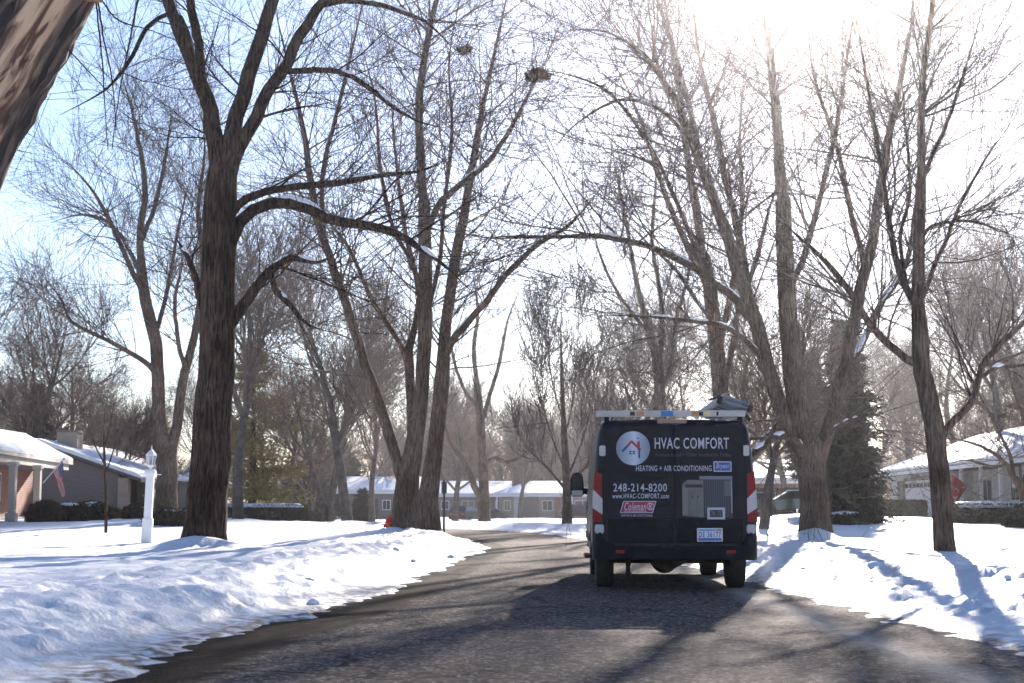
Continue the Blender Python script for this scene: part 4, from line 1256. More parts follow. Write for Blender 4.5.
shrub('clipped_hedge', 'long clipped brown hedge with a ribbon of snow on top, left of the pine', 248, 88, 6.6, 1.0, .86, M['hedge'], 1, boxy=True, snow=1, n=16000, cat='hedge')
shrub('shrub', 'leafless reddish bush under the flag at the porch', 44, 56, 1.3, 1.0, .75, M['brown_leaf'], 2, snow=0, n=5000, twiggy=True)
shrub('evergreen_shrub', 'dark rounded shrub with snow, right of the porch column', 70, 58, 1.5, 1.3, .72, M['hedge'], 3, snow=.6)
shrub('evergreen_shrub', 'dark shrub with thick snow behind the sapling', 92, 60, 1.6, 1.3, .78, M['hedge'], 4, snow=.75)
shrub('shrub', 'small tan bush right of the sapling', 112, 62, .9, .8, .42, M['hedge_green'], 5, snow=0, n=2500, twiggy=True)
shrub('evergreen_shrub', 'small dark shrub with snow just left of the lamp post', 136, 60, 1.0, .9, .6, M['hedge'], 6, snow=.6)
shrub('evergreen_shrub', 'low snow laden shrub just right of the lamp post', 163, 54, 1.3, 1.1, .62, M['hedge'], 7, snow=.8)
shrub('evergreen_shrub', 'low snow laden shrub touching the big dark trunk', 182, 53, 1.5, 1.1, .6, M['hedge'], 8, snow=.8)
shrub('clipped_hedge', 'clipped yellow green hedge before the white garage door', 899, 76, 2.5, .9, .80, M['hedge_green'], 9, boxy=True, snow=.0, n=12000, cat='hedge')
shrub('clipped_hedge', 'clipped dark brown hedge right of the red flag', 992, 58, 2.9, 1.0, .75, M['hedge'], 10, boxy=True, snow=1, n=12000, cat='hedge', rz=R(-70) * 0)
shrub('evergreen_shrub', 'low dark shrub under the spruce, right of the big tree', 846, 57, 2.6, 1.4, .5, M['hedge'], 11, snow=.35)
shrub('evergreen_shrub', 'dark shrub at the foundation at the far right edge', 1034, 52, 2.0, 1.2, .8, M['hedge'], 12, snow=.3)
shrub('shrub', 'brown bush with snow beyond the right end of the long hedge', 318, 108, 2.6, 1.6, .9, M['brown_leaf'], 13, snow=0, n=4000, twiggy=True)
shrub('clipped_hedge', 'far dark hedge behind the car right of the van', 786, 96, 5.5, 1.2, 1.7, M['hedge'], 14, boxy=True, snow=0, n=9000, cat='hedge')


# ------------------------------------------------------------------ houses
def slab(pts, th):
    """roof or snow sheet with thickness th straight up"""
    return MB().prism(pts, (0, 0, th))


def window(parent, x0, x1, y, z0, z1, mull=1, mat=None, axis='x'):
    """window in a wall facing -y (axis x) in the parent's frame"""
    f = MB(); w = .07
    f.box(x0, x1, y - .05, y + .02, z1 - w, z1).box(x0, x1, y - .05, y + .02, z0, z0 + w)
    f.box(x0, x0 + w, y - .05, y + .02, z0 + w, z1 - w).box(x1 - w, x1, y - .05, y + .02, z0 + w, z1 - w)
    for k in range(mull):
        xm = x0 + (x1 - x0) * (k + 1) / (mull + 1)
        f.box(xm - .025, xm + .025, y - .04, y + .02, z0 + w, z1 - w)
    o = f.build('window', mat or M['white_trim'], parent)
    MB().box(x0 + w, x1 - w, y - .02, y + .01, z0 + w, z1 - w).build('pane', M['pane'], o)
    return o


def door(parent, x0, x1, y, z0, z1, mat):
    o = MB().box(x0, x1, y - .04, y + .02, z0, z1).box(x0 + .12, x1 - .12, y - .055, y - .03, z0 + .15, (z0 + z1) / 2 - .06).box(x0 + .12, x1 - .12, y - .055, y - .03, (z0 + z1) / 2 + .06, z1 - .15).build('door', mat, parent, bevel=.008, seg=1)
    MB().box(x1 - .14, x1 - .08, y - .10, y - .055, z0 + .95, z0 + 1.05).build('handle', M['steel'], o)
    return o


# left house: brick front with porch facing the street, grey gabled wing behind it
def left_house():
    g = .52
    o = empty('brick_house', (-20.0, 66, 0), 0, 'low brick house with a snowy porch roof, beige columns and a grey gabled wing', 'house')
    ox, oy = -20.0, 66.0
    def q(x, y, z): return (x - ox, y - oy, z)
    # roof planes
    e1, e2 = q(-18.2, 47, 2.95), q(-20.6, 70.6, 2.92)
    r1, r2 = q(-20.6, 47, 3.75), q(-21.7, 67.2, 3.9)
    b1, b2 = q(-26, 47, 2.9), q(-27, 70, 2.9)
    rf = MB().prism([e1, e2, r2, r1], (0, 0, .12)).prism([r1, r2, b2, b1], (0, 0, .12)).prism([e2, b2, r2], (0, 0, .1))
    roof = rf.build('roof', M['beige_trim'], o)
    def up(p, a=.12, dx=0): return (p[0] + dx, p[1], p[2] + a)
    sn = MB().prism([up(e1, .123), up(e2, .123), up(r2, .123), up(r1, .123)], (0, 0, .17)).prism([up(r1, .124), up(r2, .124), up(b2, .124), up(b1, .124)], (0, 0, .22))
    sn.build('roof_snow', M['snow_cap'], o, bevel=.03, smooth=True)
    MB().prism([q(-18.32, 47, 2.68), q(-20.68, 70.2, 2.65), q(-20.86, 70.2, 2.65), q(-18.5, 47, 2.68)], (0, 0, .26)).build('fascia', M['beige_trim'], o)
    # brick wall set back under the porch
    MB().prism([q(-20.3, 47, g - .3), q(-22.2, 69.8, g - .3), q(-26.5, 69.8, g - .3), q(-26, 47, g - .3)], (0, 0, 2.4)).build('wall', M['brick'], o)
    # openings on the brick wall: placed along its street face
    def face(t):   # t = world y along the wall
        u = (t - 47) / 22.8
        return -20.3 + u * (-22.2 + 20.3)
    for (ya, yb, z0, z1, nm) in ((53.2, 55.2, 1.25, 2.35, 'window'), (56.0, 57.0, .5, 2.5, 'door'), (62.2, 63.8, 1.2, 2.4, 'window')):
        xa, xb = face(ya), face(yb)
        fr = MB().prism([q(xa + .06, ya, z0), q(xb + .06, yb, z0), q(xb - .05, yb, z0), q(xa - .05, ya, z0)], (0, 0, z1 - z0)).build(nm, M['white_trim'] if nm == 'window' else M['dark_door'], o)
        if nm == 'window':
            MB().prism([q(xa + .075, ya + .1, z0 + .08), q(xb + .075, yb - .1, z0 + .08), q(xb, yb - .1, z0 + .08), q(xa, ya + .1, z0 + .08)], (0, 0, z1 - z0 - .16)).build('pane', M['pane'], fr)
        else:
            MB().box(xb + .06 - ox, xb + .13 - ox, yb - .18 - oy, yb - .1 - oy, 1.4, 1.5).build('handle', M['steel'], fr)
    for px_, D in ((12, 56.8), (37, 61.5)):
        p = pt(px_, 500, D)
        x_, y_ = p[0] - ox, D - oy
        c = MB()
        c.box(x_ - .19, x_ + .19, y_ - .19, y_ + .19, g - .1, g + .22).box(x_ - .13, x_ + .13, y_ - .13, y_ + .13, g + .22, 2.5)
        c.box(x_ - .18, x_ + .18, y_ - .18, y_ + .18, 2.5, 2.66)
        c.build('column', M['beige_trim'], o, bevel=.012, seg=1)
    MB().prism([q(-18.7, 47, g - .25), q(-20.9, 69.8, g - .25), q(-22.2, 69.8, g - .25), q(-20.3, 47, g - .25)], (0, 0, .22)).build('porch_floor', M['grey_wall'], o)
    # grey wing: gable end towards the camera
    yw = 75.0
    xl, xr, xm = -27.2, -18.35, -23.6
    zr, ze = 4.0, 2.18
    MB().prism([q(xl, yw, g - .4), q(-19.55, yw, g - .4), q(-19.55, yw, 2.55), q(xm, yw, zr - .1), q(xl, yw, 2.75)], (0, 14, 0)).build('wall', M['grey_wall'], o)
    MB().box(-19.552 - ox, -19.05 - ox, yw - .25 - oy, yw + .3 - oy, g - .3, 2.40).build('pillar', M['tan_brick'], o)
    MB().prism([q(-19.05, yw + 1.6, g - .4), q(-18.55, yw + 1.6, g - .4), q(-18.55, yw + 1.6, 2.2), q(-19.05, yw + 1.6, 2.35)], (0, 12, 0)).build('side_wall', M['grey_wall'], o)
    rp = MB().prism([q(xm, yw - .5, zr), q(xr, yw - .5, ze), q(xr, yw + 14.5, ze), q(xm, yw + 14.5, zr)], (0, 0, .16)).prism([q(xm, yw - .5, zr), q(xm, yw + 14.5, zr), q(xl, yw + 14.5, ze + .5), q(xl, yw - .5, ze + .5)], (0, 0, .16))
    rp.build('roof', M['shingle'], o)
    sn = MB().prism([q(xm, yw - .52, zr + .163), q(xr - .02, yw - .52, ze + .163), q(xr - .02, yw + 14.4, ze + .163), q(xm, yw + 14.4, zr + .163)], (0, 0, .2))
    sn.prism([q(xm, yw - .5, zr + .165), q(xm, yw + 14.4, zr + .165), q(xl, yw + 14.4, ze + .665), q(xl, yw - .5, ze + .665)], (0, 0, .2))
    sn.build('roof_snow', M['snow_cap'], o, bevel=.07, smooth=True)
    p0, p1 = pt(56, 470, 77)[0], pt(76, 470, 77)[0]
    ch = MB().box(p0 - ox, p1 - ox, 77 - oy, 78.1 - oy, 3.0, 4.75).build('chimney', M['tan_brick'], o)
    MB().box(p0 - .06 - ox, p1 + .06 - ox, 76.94 - oy, 78.16 - oy, 4.75, 4.85).build('cap', M['grey_wall'], ch)
    MB().tube([(p0 + .35 - ox, 77.5 - oy, 4.8), (p0 + .35 - ox, 77.5 - oy, 5.05)], .11).build('flue', M['dark_door'], ch)
    for a, b in ((-23.2, -22.5), (-21.3, -20.5)):
        pass
    door(o, -19.05 + .02 - ox, -18.6 - ox, yw + 1.6 - oy, g, 2.15, M['dark_door'])


left_house()


def right_house():
    A = Vector((21.6, 90, 0)); Bv = Vector((19.3, 54, 0))
    d = (Bv - A).normalized()
    ang = math.atan2(d.y, d.x)
    o = empty('ranch_house', (A.x, A.y, 0), ang, 'long low pale house with a wide snowy roof, gutters and a white garage door', 'house')
    g = .5
    Lh = 46.0
    E = 2.72
    # walls: local x along the facade (towards the camera), local y away from the street
    w = MB()
    w.box(.8, 15.3, .9, 9.0, g - .4, E)
    w.build('garage_wall', M['white_wall'], o)
    MB().box(15.302, 24.5, 2.2, 9.0, g - .4, E).box(27.2, Lh - 1, 1.4, 9.0, g - .4, E).build('wall', M['white_wall'], o)
    MB().box(24.5, 27.2, 2.0, 9.0, g - .4, E - .02).build('entry_wall', M['grey_wall'], o)
    # roof: hip, eaves overhang
    e0, e1 = (0, .0, E), (Lh, .0, E)
    b0, b1 = (0, 10, E), (Lh, 10, E)
    r0, r1 = (5.2, 5.0, E + 1.95), (Lh - 5, 5.0, E + 1.95)
    rf = MB().prism([e0, e1, r1, r0], (0, 0, .14)).prism([b1, b0, r0, r1], (0, 0, .14)).prism([b0, e0, r0], (0, 0, .14)).prism([e1, b1, r1], (0, 0, .14))
    rf.build('roof', M['shingle'], o)
    u = lambda p, k=.143: (p[0], p[1], p[2] + k)
    sn = MB().prism([u(e0), u(e1), u(r1), u(r0)], (0, 0, .17)).prism([u(b1), u(b0), u(r0), u(r1)], (0, 0, .17)).prism([u(b0), u(e0), u(r0)], (0, 0, .17)).prism([u(e1), u(b1), u(r1)], (0, 0, .17))
    sn.build('roof_snow', M['snow_cap'], o, bevel=.05, smooth=True)
    MB().box(-.1, Lh, -.14, -.003, E - .06, E + .12).box(-.14, -.003, -.1, 10, E - .06, E + .12).build('gutter', M['white_trim'], o, bevel=.02)
    MB().tube([(13.9, -.07, E - .05), (14.1, .2, E - .35), (14.3, .82, E - .5), (14.3, .82, g)], .05, 8).build('downspout', M['beige_trim'], o)
    # garage door: panels in relief and a row of small panes
    gx0, gx1 = 5.4, 13.2
    gd = MB().box(gx0, gx1, .82, .898, g - .05, 2.35)
    for k in range(4):
        for j in range(8):
            ww = (gx1 - gx0) / 8
            if k < 3: gd.box(gx0 + j * ww + .08, gx0 + (j + 1) * ww - .08, .79, .82, g + .06 + k * .46, g + .42 + k * .46)
    gdo = gd.build('garage_door', M['white_trim'], o)
    for j in range(8):
        ww = (gx1 - gx0) / 8
        MB().box(gx0 + j * ww + .12, gx0 + (j + 1) * ww - .12, .795, .822, 1.98, 2.22).build('pane', M['pane'], gdo)
    MB().box(gx0 - .16, gx0 - .003, .78, .9, g, 2.5).box(gx1 + .003, gx1 + .16, .78, .9, g, 2.5).box(gx0 - .16, gx1 + .16, .78, .9, 2.36, 2.52).build('garage_frame', M['grey_wall'], o)
    MB().box(2.9, 4.6, .84, .9, g, 2.4).build('side_door', M['grey_wall'], o)
    window(o, 17.2, 19.2, 2.2, 1.2, 2.35, 1)
    window(o, 22.4, 23.9, 2.2, 1.2, 2.35, 1)
    door(o, 25.3, 26.3, 2.0, g, 2.45, M['dark_door'])
    window(o, 28.2, 31.0, 1.4, 1.0, 2.4, 2)
    window(o, 33.4, 35.6, 1.4, 1.2, 2.4, 1)
    for xx in (20.6, 24.3, 27.6):
        MB().box(xx - .07, xx + .07, .35, .49, g - .1, E - .002).box(xx - .11, xx + .11, .31, .53, g - .1, g + .12).build('column', M['white_trim'], o, bevel=.01, seg=1)
    MB().box(15.4, 27.5, .25, 2.0, g - .3, g + .02).build('porch_floor', M['grey_wall'], o)
    ch = MB().box(30, 31.4, 5.4, 6.4, E + 1.2, E + 2.8).build('chimney', M['tan_brick'], o)
    MB().box(29.94, 31.46, 5.34, 6.46, E + 2.8, E + 2.9).build('cap', M['grey_wall'], ch)
    return o, ang


RH, RH_ANG = right_house()


def far_house(name, label, px0, px1, D, eave, ridge, depth, wall, kind='hip', feats=(), z0=None, group='houses along the street'):
    x0 = pt(px0, 500, D)[0]; x1 = pt(px1, 500, D)[0]
    g = gh((x0 + x1) / 2, D) - .05 if z0 is None else z0
    o = empty(name, ((x0 + x1) / 2, D, g), 0, label, 'house', group)
    W = (x1 - x0) / 2
    wt = MB().box(-W + .6, W - .6, .6, depth - .6, -.6, eave).build('wall', M[wall], o)
    e = [(-W, 0, eave), (W, 0, eave), (W, depth, eave), (-W, depth, eave)]
    hy = depth / 2
    if kind == 'hip':
        r0, r1 = (-W + hy * .75, hy, ridge), (W - hy * .75, hy, ridge)
    else:
        r0, r1 = (-W, hy, ridge), (W, hy, ridge)
    def sheets(k, th):
        u = lambda p: (p[0], p[1], p[2] + k)
        m = MB().prism([u(e[0]), u(e[1]), u(r1), u(r0)], (0, 0, th)).prism([u(e[2]), u(e[3]), u(r0), u(r1)], (0, 0, th))
        if kind == 'hip':
            m.prism([u(e[1]), u(e[2]), u(r1)], (0, 0, th)).prism([u(e[3]), u(e[0]), u(r0)], (0, 0, th))
        return m
    sheets(0, .15).build('roof', M['shingle'], o)
    if kind != 'hip':
        MB().prism([(-W + .5, .6, eave), (-W + .5, depth - .6, eave), (-W + .5, hy, ridge - .05)], (.1, 0, 0)).prism([(W - .5, .6, eave), (W - .5, depth - .6, eave), (W - .5, hy, ridge - .05)], (-.1, 0, 0)).build('gable', M[wall], o)
    sheets(.154, .2).build('roof_snow', M['snow_cap'], o, bevel=.06, smooth=True)
    MB().box(-W, W, -.06, -.003, eave - .08, eave + .15).build('fascia', M['white_trim'], o)
    for ft in feats:
        if ft[0] == 'window': window(o, ft[1] * W, ft[2] * W, .6, ft[3], ft[4], 1)
        elif ft[0] == 'door': door(o, ft[1] * W, ft[2] * W, .6, .0, 2.05, M[ft[3]])
        elif ft[0] == 'panel': MB().box(ft[1] * W, ft[2] * W, .5, .597, -.5, eave - .05).build('facade_panel', M[ft[3]], o)
        elif ft[0] == 'column': MB().box(ft[1] * W - .08, ft[1] * W + .08, .1, .26, -.4, eave).build('column', M['white_trim'], o)
        elif ft[0] == 'chimney':
            MB().box(ft[1] * W - .5, ft[1] * W + .5, hy - .4, hy + .4, ridge - .6, ridge + .7).build('chimney', M['tan_brick'], o)
    return o


far_house('brick_house', 'pale brick house with white hipped snowy roof just left of the van', 493, 602, 160, 2.35, 3.7, 11, 'tan_brick', 'hip',
          (('panel', -.62, -.46, 'white_wall'), ('panel', -.44, -.16, 'grey_wall'), ('window', -.8, -.68, .8, 1.9), ('window', -.1, .1, .8, 1.9), ('panel', .14, .26, 'brick'), ('door', .3, .38, 'dark_door'), ('window', .5, .8, .8, 1.9), ('column', -.93,), ('column', .45,)))
far_house('brick_house', 'dark walled house with white roof behind the street sign', 428, 512, 172, 2.4, 3.9, 12, 'grey_wall', 'gable',
          (('window', -.7, -.5, .9, 1.9), ('window', -.2, .1, .9, 1.9), ('door', .3, .4, 'dark_door'), ('window', .6, .85, .9, 1.9)))
far_house('brick_house', 'far house with a snowy roof slope left of the clump of trunks', 335, 420, 150, 2.6, 4.0, 12, 'grey_wall', 'gable',
          (('window', -.6, -.4, .9, 1.9), ('window', .1, .3, .9, 1.9), ('door', -.1, 0, 'dark_door')))
far_house('brick_house', 'house with blue shaded snowy roof peeping past the big dark trunk', 172, 232, 118, 2.6, 4.3, 10, 'grey_wall', 'hip',
          (('window', -.7, -.3, .9, 2.0), ('door', 0, .15, 'dark_door')))
far_house('brick_house', 'brown walled house with snowy roof seen right of the van', 742, 806, 112, 2.4, 3.9, 9, 'brick', 'gable',
          (('window', -.3, .1, .9, 1.9), ('door', .3, .45, 'dark_door')))
far_house('brick_house', 'far low house behind the white garage of the long house', 858, 884, 150, 2.6, 4.2, 9, 'grey_wall', 'hip', (('window', -.5, .2, .9, 1.9),))


# ------------------------------------------------------------------ flags
def cloth(nu, nv, fn):
    U, Vv = np.meshgrid(np.linspace(0, 1, nu), np.linspace(0, 1, nv))
    P = fn(U.ravel(), Vv.ravel())
    i = (np.arange(nv - 1)[:, None] * nu + np.arange(nu - 1)[None, :]).ravel()
    return P, np.stack([i, i + 1, i + nu + 1, i + nu], 1)


def us_flag():
    D = 60.0
    a = pt(43, 483, D); b = pt(63.5, 459.5, D - .5)
    o = empty('flag_on_pole', tuple(a), 0, 'striped flag with blue canton hanging from an angled pole on the porch', 'flag')
    MB().tube([(0, 0, 0), tuple(b - a)], .022, 8).build('flag_pole', M['white_trim'], o)
    MB().tube([tuple((b - a)), tuple((b - a) * 1.04)], .04, 8).build('finial', M['steel'], o)
    top = pt(63, 461, D - .5) - a; low = pt(53, 473, D - .25) - a
    def fn(u, v):   # u along the pole (hoist), v down the fly
        hp = top[None] * (1 - u[:, None]) + low[None] * u[:, None]
        drop = v * (1.42 - .55 * u)
        P = hp + np.stack([np.sin(v * 9 + u * 5) * .05 * v + .06 * v - u * v * -.35, np.cos(v * 7 + u * 6) * .10 * v, -drop], 1)
        return P
    P, Q = cloth(27, 27, fn)
    me = np_mesh('cloth', P, Q)
    for k in ('flag_white', 'red_flag', 'flag_blue'): me.materials.append(M[k])
    uu = np.tile(np.arange(26), 26); vv = np.repeat(np.arange(26), 26)
    idx = np.where((uu < 14) & (vv < 10), 2, np.where((uu // 2) % 2 == 0, 1, 0)).astype(np.int32)
    me.polygons.foreach_set('material_index', idx)
    c = bpy.data.objects.new('cloth', me); COL.objects.link(c); c.parent = o
    # stars
    st = MB()
    for i in range(5):
        for j in range(4):
            u, v = (i + .5) / 5 * .52, (j + .5) / 4 * .37
            p = fn(np.array([u]), np.array([v]))[0]
            pts = []
            for k in range(10):
                r_ = .028 if k % 2 == 0 else .012
                an = math.pi / 2 + k * math.pi / 5
                pts.append((p[0] + r_ * math.cos(an), p[1] - .025, p[2] + r_ * math.sin(an)))
            st.poly(pts)
    st.build('stars', M['flag_white'], c)


us_flag()


def red_flag():
    D = 66.0
    a = pt(972, 492, D + 3); b = pt(951.5, 472.5, D)
    o = empty('red_flag_on_pole', tuple(a), 0, 'red flag with a pale emblem hanging from an angled pole beside the slim tree', 'flag')
    MB().tube([(0, 0, 0), tuple(b - a)], .02, 8).build('flag_pole', M['white_trim'], o)
    MB().tube([tuple((b - a)), tuple((b - a) * 1.02)], .035, 8).build('finial', M['steel'], o)
    top = pt(952, 474, D) - a; low = pt(968.5, 486, D + 1.2) - a
    end = pt(950.5, 509, D) - a
    def fn(u, v):
        hp = top[None] * (1 - u[:, None]) + low[None] * u[:, None]
        bt = end[None] + (np.array([[.16, .15, .10]])) * u[:, None]
        P = hp * (1 - v[:, None]) + bt * v[:, None]
        P = P + np.stack([np.sin(v * 6 + u * 4) * .04, np.cos(v * 5 + u * 9) * .07, 0 * u], 1) * (v * (1 - v) * 4)[:, None]
        return P
    P, Q = cloth(14, 20, fn)
    c = link_mesh('cloth', np_mesh('cloth', P, Q), M['red_flag'], o)
    em = MB()
    for th in np.linspace(.3, 5.2, 12):
        u = .52 + .20 * math.cos(th); v = .48 + .17 * math.sin(th)
        p = fn(np.array([u]), np.array([v]))[0]; q2 = fn(np.array([.52 + .20 * math.cos(th + .4)]), np.array([.48 + .17 * math.sin(th + .4)]))[0]
        em.prism([(p[0], p[1] - .03, p[2] - .03), (q2[0], q2[1] - .03, q2[2] - .03), (q2[0], q2[1] - .03, q2[2] + .035), (p[0], p[1] - .03, p[2] + .035)], (0, .008, 0))
    em.build('emblem', M['flag_white'], c)


red_flag()


# ------------------------------------------------------------------ lamp post, street sign, hydrant
def lamp_post():
    D = 34.0
    x, y, z = on_ground(147.5, D)
    o = empty('lamp_post', (x, y, z - .05), R(6), 'square white wooden lamp post with glass lantern standing in the snow', 'lamp post')
    o.rotation_euler = (0, R(1.6), R(6))
    MB().box(-.112, .112, -.112, .112, 0, .62).build('plinth', M['white_trim'], o, bevel=.012)
    MB().box(-.086, .086, -.086, .086, .62, 1.64).build('post', M['white_trim'], o, bevel=.01)
    MB().box(-.125, .125, -.125, .125, 1.62, 1.67).box(-.105, .105, -.105, .105, 1.67, 1.71).build('capital', M['white_trim'], o, bevel=.01)
    l = lathe([(.03, 1.71), (.035, 1.76), (.085, 1.79), (.085, 1.81)], 8).build('lantern_base', M['white_trim'], o)
    fr = MB()
    for k in range(6):
        a = k * math.pi / 3; a2 = a + math.pi / 3
        fr.tube([(.075 * math.cos(a), .075 * math.sin(a), 1.81), (.115 * math.cos(a), .115 * math.sin(a), 2.03)], .008, 5)
        fr.tube([(.115 * math.cos(a), .115 * math.sin(a), 2.03), (.115 * math.cos(a2), .115 * math.sin(a2), 2.03)], .009, 5)
    fr.build('lantern_frame', M['white_trim'], o)
    gl = lathe([(.07, 1.815), (.108, 2.025)], 6)
    m, nt, b = new_mat('lantern_glass'); b.inputs['Base Color'].default_value = (.55, .58, .6, 1); b.inputs['Roughness'].default_value = .15; b.inputs['Transmission Weight'].default_value = .6
    gl.build('lantern_glass', m, o)
    lathe([(.13, 2.035), (.08, 2.10), (.03, 2.15), (.012, 2.17), (.018, 2.2), (.004, 2.26)], 6).build('lantern_roof', M['white_trim'], o)
    lathe([(.02, 1.81), (.022, 1.93), (.008, 1.95)], 8).build('bulb', M['flag_white'], o)
    MB().tube([(-.3, 0, 1.60), (-.1, 0, 1.60)], .012, 6).tube([(.1, 0, 1.60), (.24, 0, 1.60)], .012, 6).build('ladder_bar', M['white_trim'], o)


lamp_post()


def street_sign():
    D = 47.0
    x, y, z = on_ground(444, D)
    o = empty('street_sign', (x, y, z - .1), R(8), 'thin dark post with a small edge-on sign at the road bend', 'sign')
    zt = pt(444, 480, D)[2] - z + .1
    MB().tube([(0, 0, 0), (0, 0, zt)], .035, 8).build('sign_post', M['black'], o)
    MB().box(-.07, .07, -.16, .16, zt - .42, zt - .05).build('sign_plate', M['black'], o, bevel=.006)


street_sign()


def hydrant():
    D = 42.0
    x, y, z = on_ground(390.5, D)
    o = empty('fire_hydrant', (x - .02, y, z - .12), 0, 'red fire hydrant half hidden behind the clump of trunks', 'fire hydrant')
    lathe([(.14, 0), (.14, .04), (.10, .06), (.10, .34), (.13, .35), (.13, .38), (.11, .40)], 16).build('barrel', M['hydrant'], o, smooth=True)
    lathe([(.12, .40), (.11, .46), (.07, .52), (.03, .54), (.03, .58)], 16).build('bonnet', M['hydrant'], o, smooth=True)
    for s in (-1, 1):
        MB().tube([(s * .09, 0, .27), (s * .17, 0, .27)], .045, 10).build('side_nozzle', M['hydrant'], o)
    MB().tube([(0, -.09, .24), (0, -.17, .24)], .06, 10).build('front_nozzle', M['hydrant'], o)


hydrant()


# ------------------------------------------------------------------ parked cars
def car(name, label, px, D, L, H, Wd, rz, paint, suv=False, snowtop=False, dz=0.0):
    x, y, z = on_ground(px, D)
    o = empty(name, (x, y, z - .02 + dz), rz, label, 'car', 'parked cars')
    # side profile in x (length) and z, swept across the width with tumblehome
    if suv:
        low = [(-L / 2, .35), (-L / 2 - .02, .75), (-L / 2 + .06, 1.02), (L / 2 - .95, 1.02), (L / 2 - .1, .92), (L / 2, .7), (L / 2 - .02, .32)]
        cab = [(-L / 2 + .08, 1.0), (-L / 2 + .38, H - .1), (-L / 2 + .65, H), (L / 2 - 2.3, H), (L / 2 - 1.9, H - .08), (L / 2 - 1.05, 1.0)]
    else:
        low = [(-L / 2, .38), (-L / 2, .7), (-L / 2 + .1, .92), (-L / 2 + .8, .95), (L / 2 - 1.1, .9), (L / 2 - .2, .78), (L / 2, .58), (L / 2 - .02, .3)]
        cab = [(-L / 2 + .55, .92), (-L / 2 + 1.25, H - .06), (-L / 2 + 1.6, H), (L / 2 - 2.2, H), (L / 2 - 1.95, H - .05), (L / 2 - 1.15, .88)]
    def sweep(prof, w0, w1, z0, z1):
        m = MB(); n = len(prof)
        for s in (-1, 1):
            for px_, pz_ in prof:
                k = (pz_ - z0) / max(.01, (z1 - z0)); w = w0 + (w1 - w0) * min(1, max(0, k))
                m.v.append((px_, s * w, pz_))
        m.f.append(list(range(n))[::-1]); m.f.append([n + i for i in range(n)])
        for i in range(n):
            j = (i + 1) % n
            m.f.append([i, j, n + j, n + i])
        return m
    sweep(low, Wd / 2, Wd / 2 - .04, .3, 1.0).build('body', paint, o, bevel=.05, smooth=True)
    sweep(cab, Wd / 2 - .06, Wd / 2 - .22, .9, H).build('cabin', M['pane'], o, bevel=.04, smooth=True)
    rf = [(p[0], p[1]) for p in cab if p[1] > H - .12]
    MB().box(rf[0][0] - .02, rf[-1][0] + .02, -(Wd / 2 - .21), Wd / 2 - .21, H - .05, H + .015).build('roof', M['snow_cap'] if snowtop else paint, o, bevel=.02, smooth=True)
    for cx in (-L / 2 + .85, L / 2 - .9):
        for s in (-1, 1):
            w = lathe([(.2, -.1), (.33, -.1), (.34, -.06), (.34, .06), (.33, .1), (.2, .1)], 24).build('wheel', M['rubber'], o)
            w.rotation_euler = (R(90), 0, 0); w.location = (cx, s * (Wd / 2 - .1), .34)
            r_ = lathe([(.2, -.08), (.2, .08)], 16).build('rim', M['steel'], w)
    for s in (-1, 1):
        MB().box(-L / 2 - .03, -L / 2 + .05, s * (Wd / 2 - .3) - .16, s * (Wd / 2 - .3) + .16, .72, .88).build('tail_light', M['hydrant'], o, bevel=.015)
        MB().box(L / 2 - .12, L / 2 + .01, s * (Wd / 2 - .35) - .18, s * (Wd / 2 - .35) + .18, .62, .76).build('headlight', M['steel'], o, bevel=.015)
    return o


M['paint_black'] = mat_plain('black_car_paint', (.008, .008, .012), .4, 0, .2)
M['paint_green'] = mat_plain('dark_green_car_paint', (.02, .07, .06), .25, 0, 1.0)
M['paint_silver'] = mat_plain('silver_car_paint', (.35, .36, .4), .3, .5, 1.0)
car('parked_car', 'dark estate car parked on the snowy verge behind the spreading tree', 467, 140, 4.2, 1.55, 1.8, R(66), M['paint_black'], suv=True, dz=-.25)
car('parked_car', 'small dark car just right of the spreading tree trunk', 491, 150, 3.9, 1.34, 1.7, R(50), M['paint_black'], dz=-.25)
car('parked_car', 'dark car half hidden by the left side of the van', 581, 146, 4.2, 1.42, 1.75, R(10), M['paint_black'], suv=True)
car('parked_car', 'green car with snow on its bonnet, between the van and the big right tree', 793, 84, 4.5, 1.40, 1.8, R(176), M['paint_green'], snowtop=True)
car('parked_car', 'silver car mostly hidden behind the right rear corner of the van', 750, 88, 4.5, 1.5, 1.8, R(95), M['paint_silver'], suv=True)


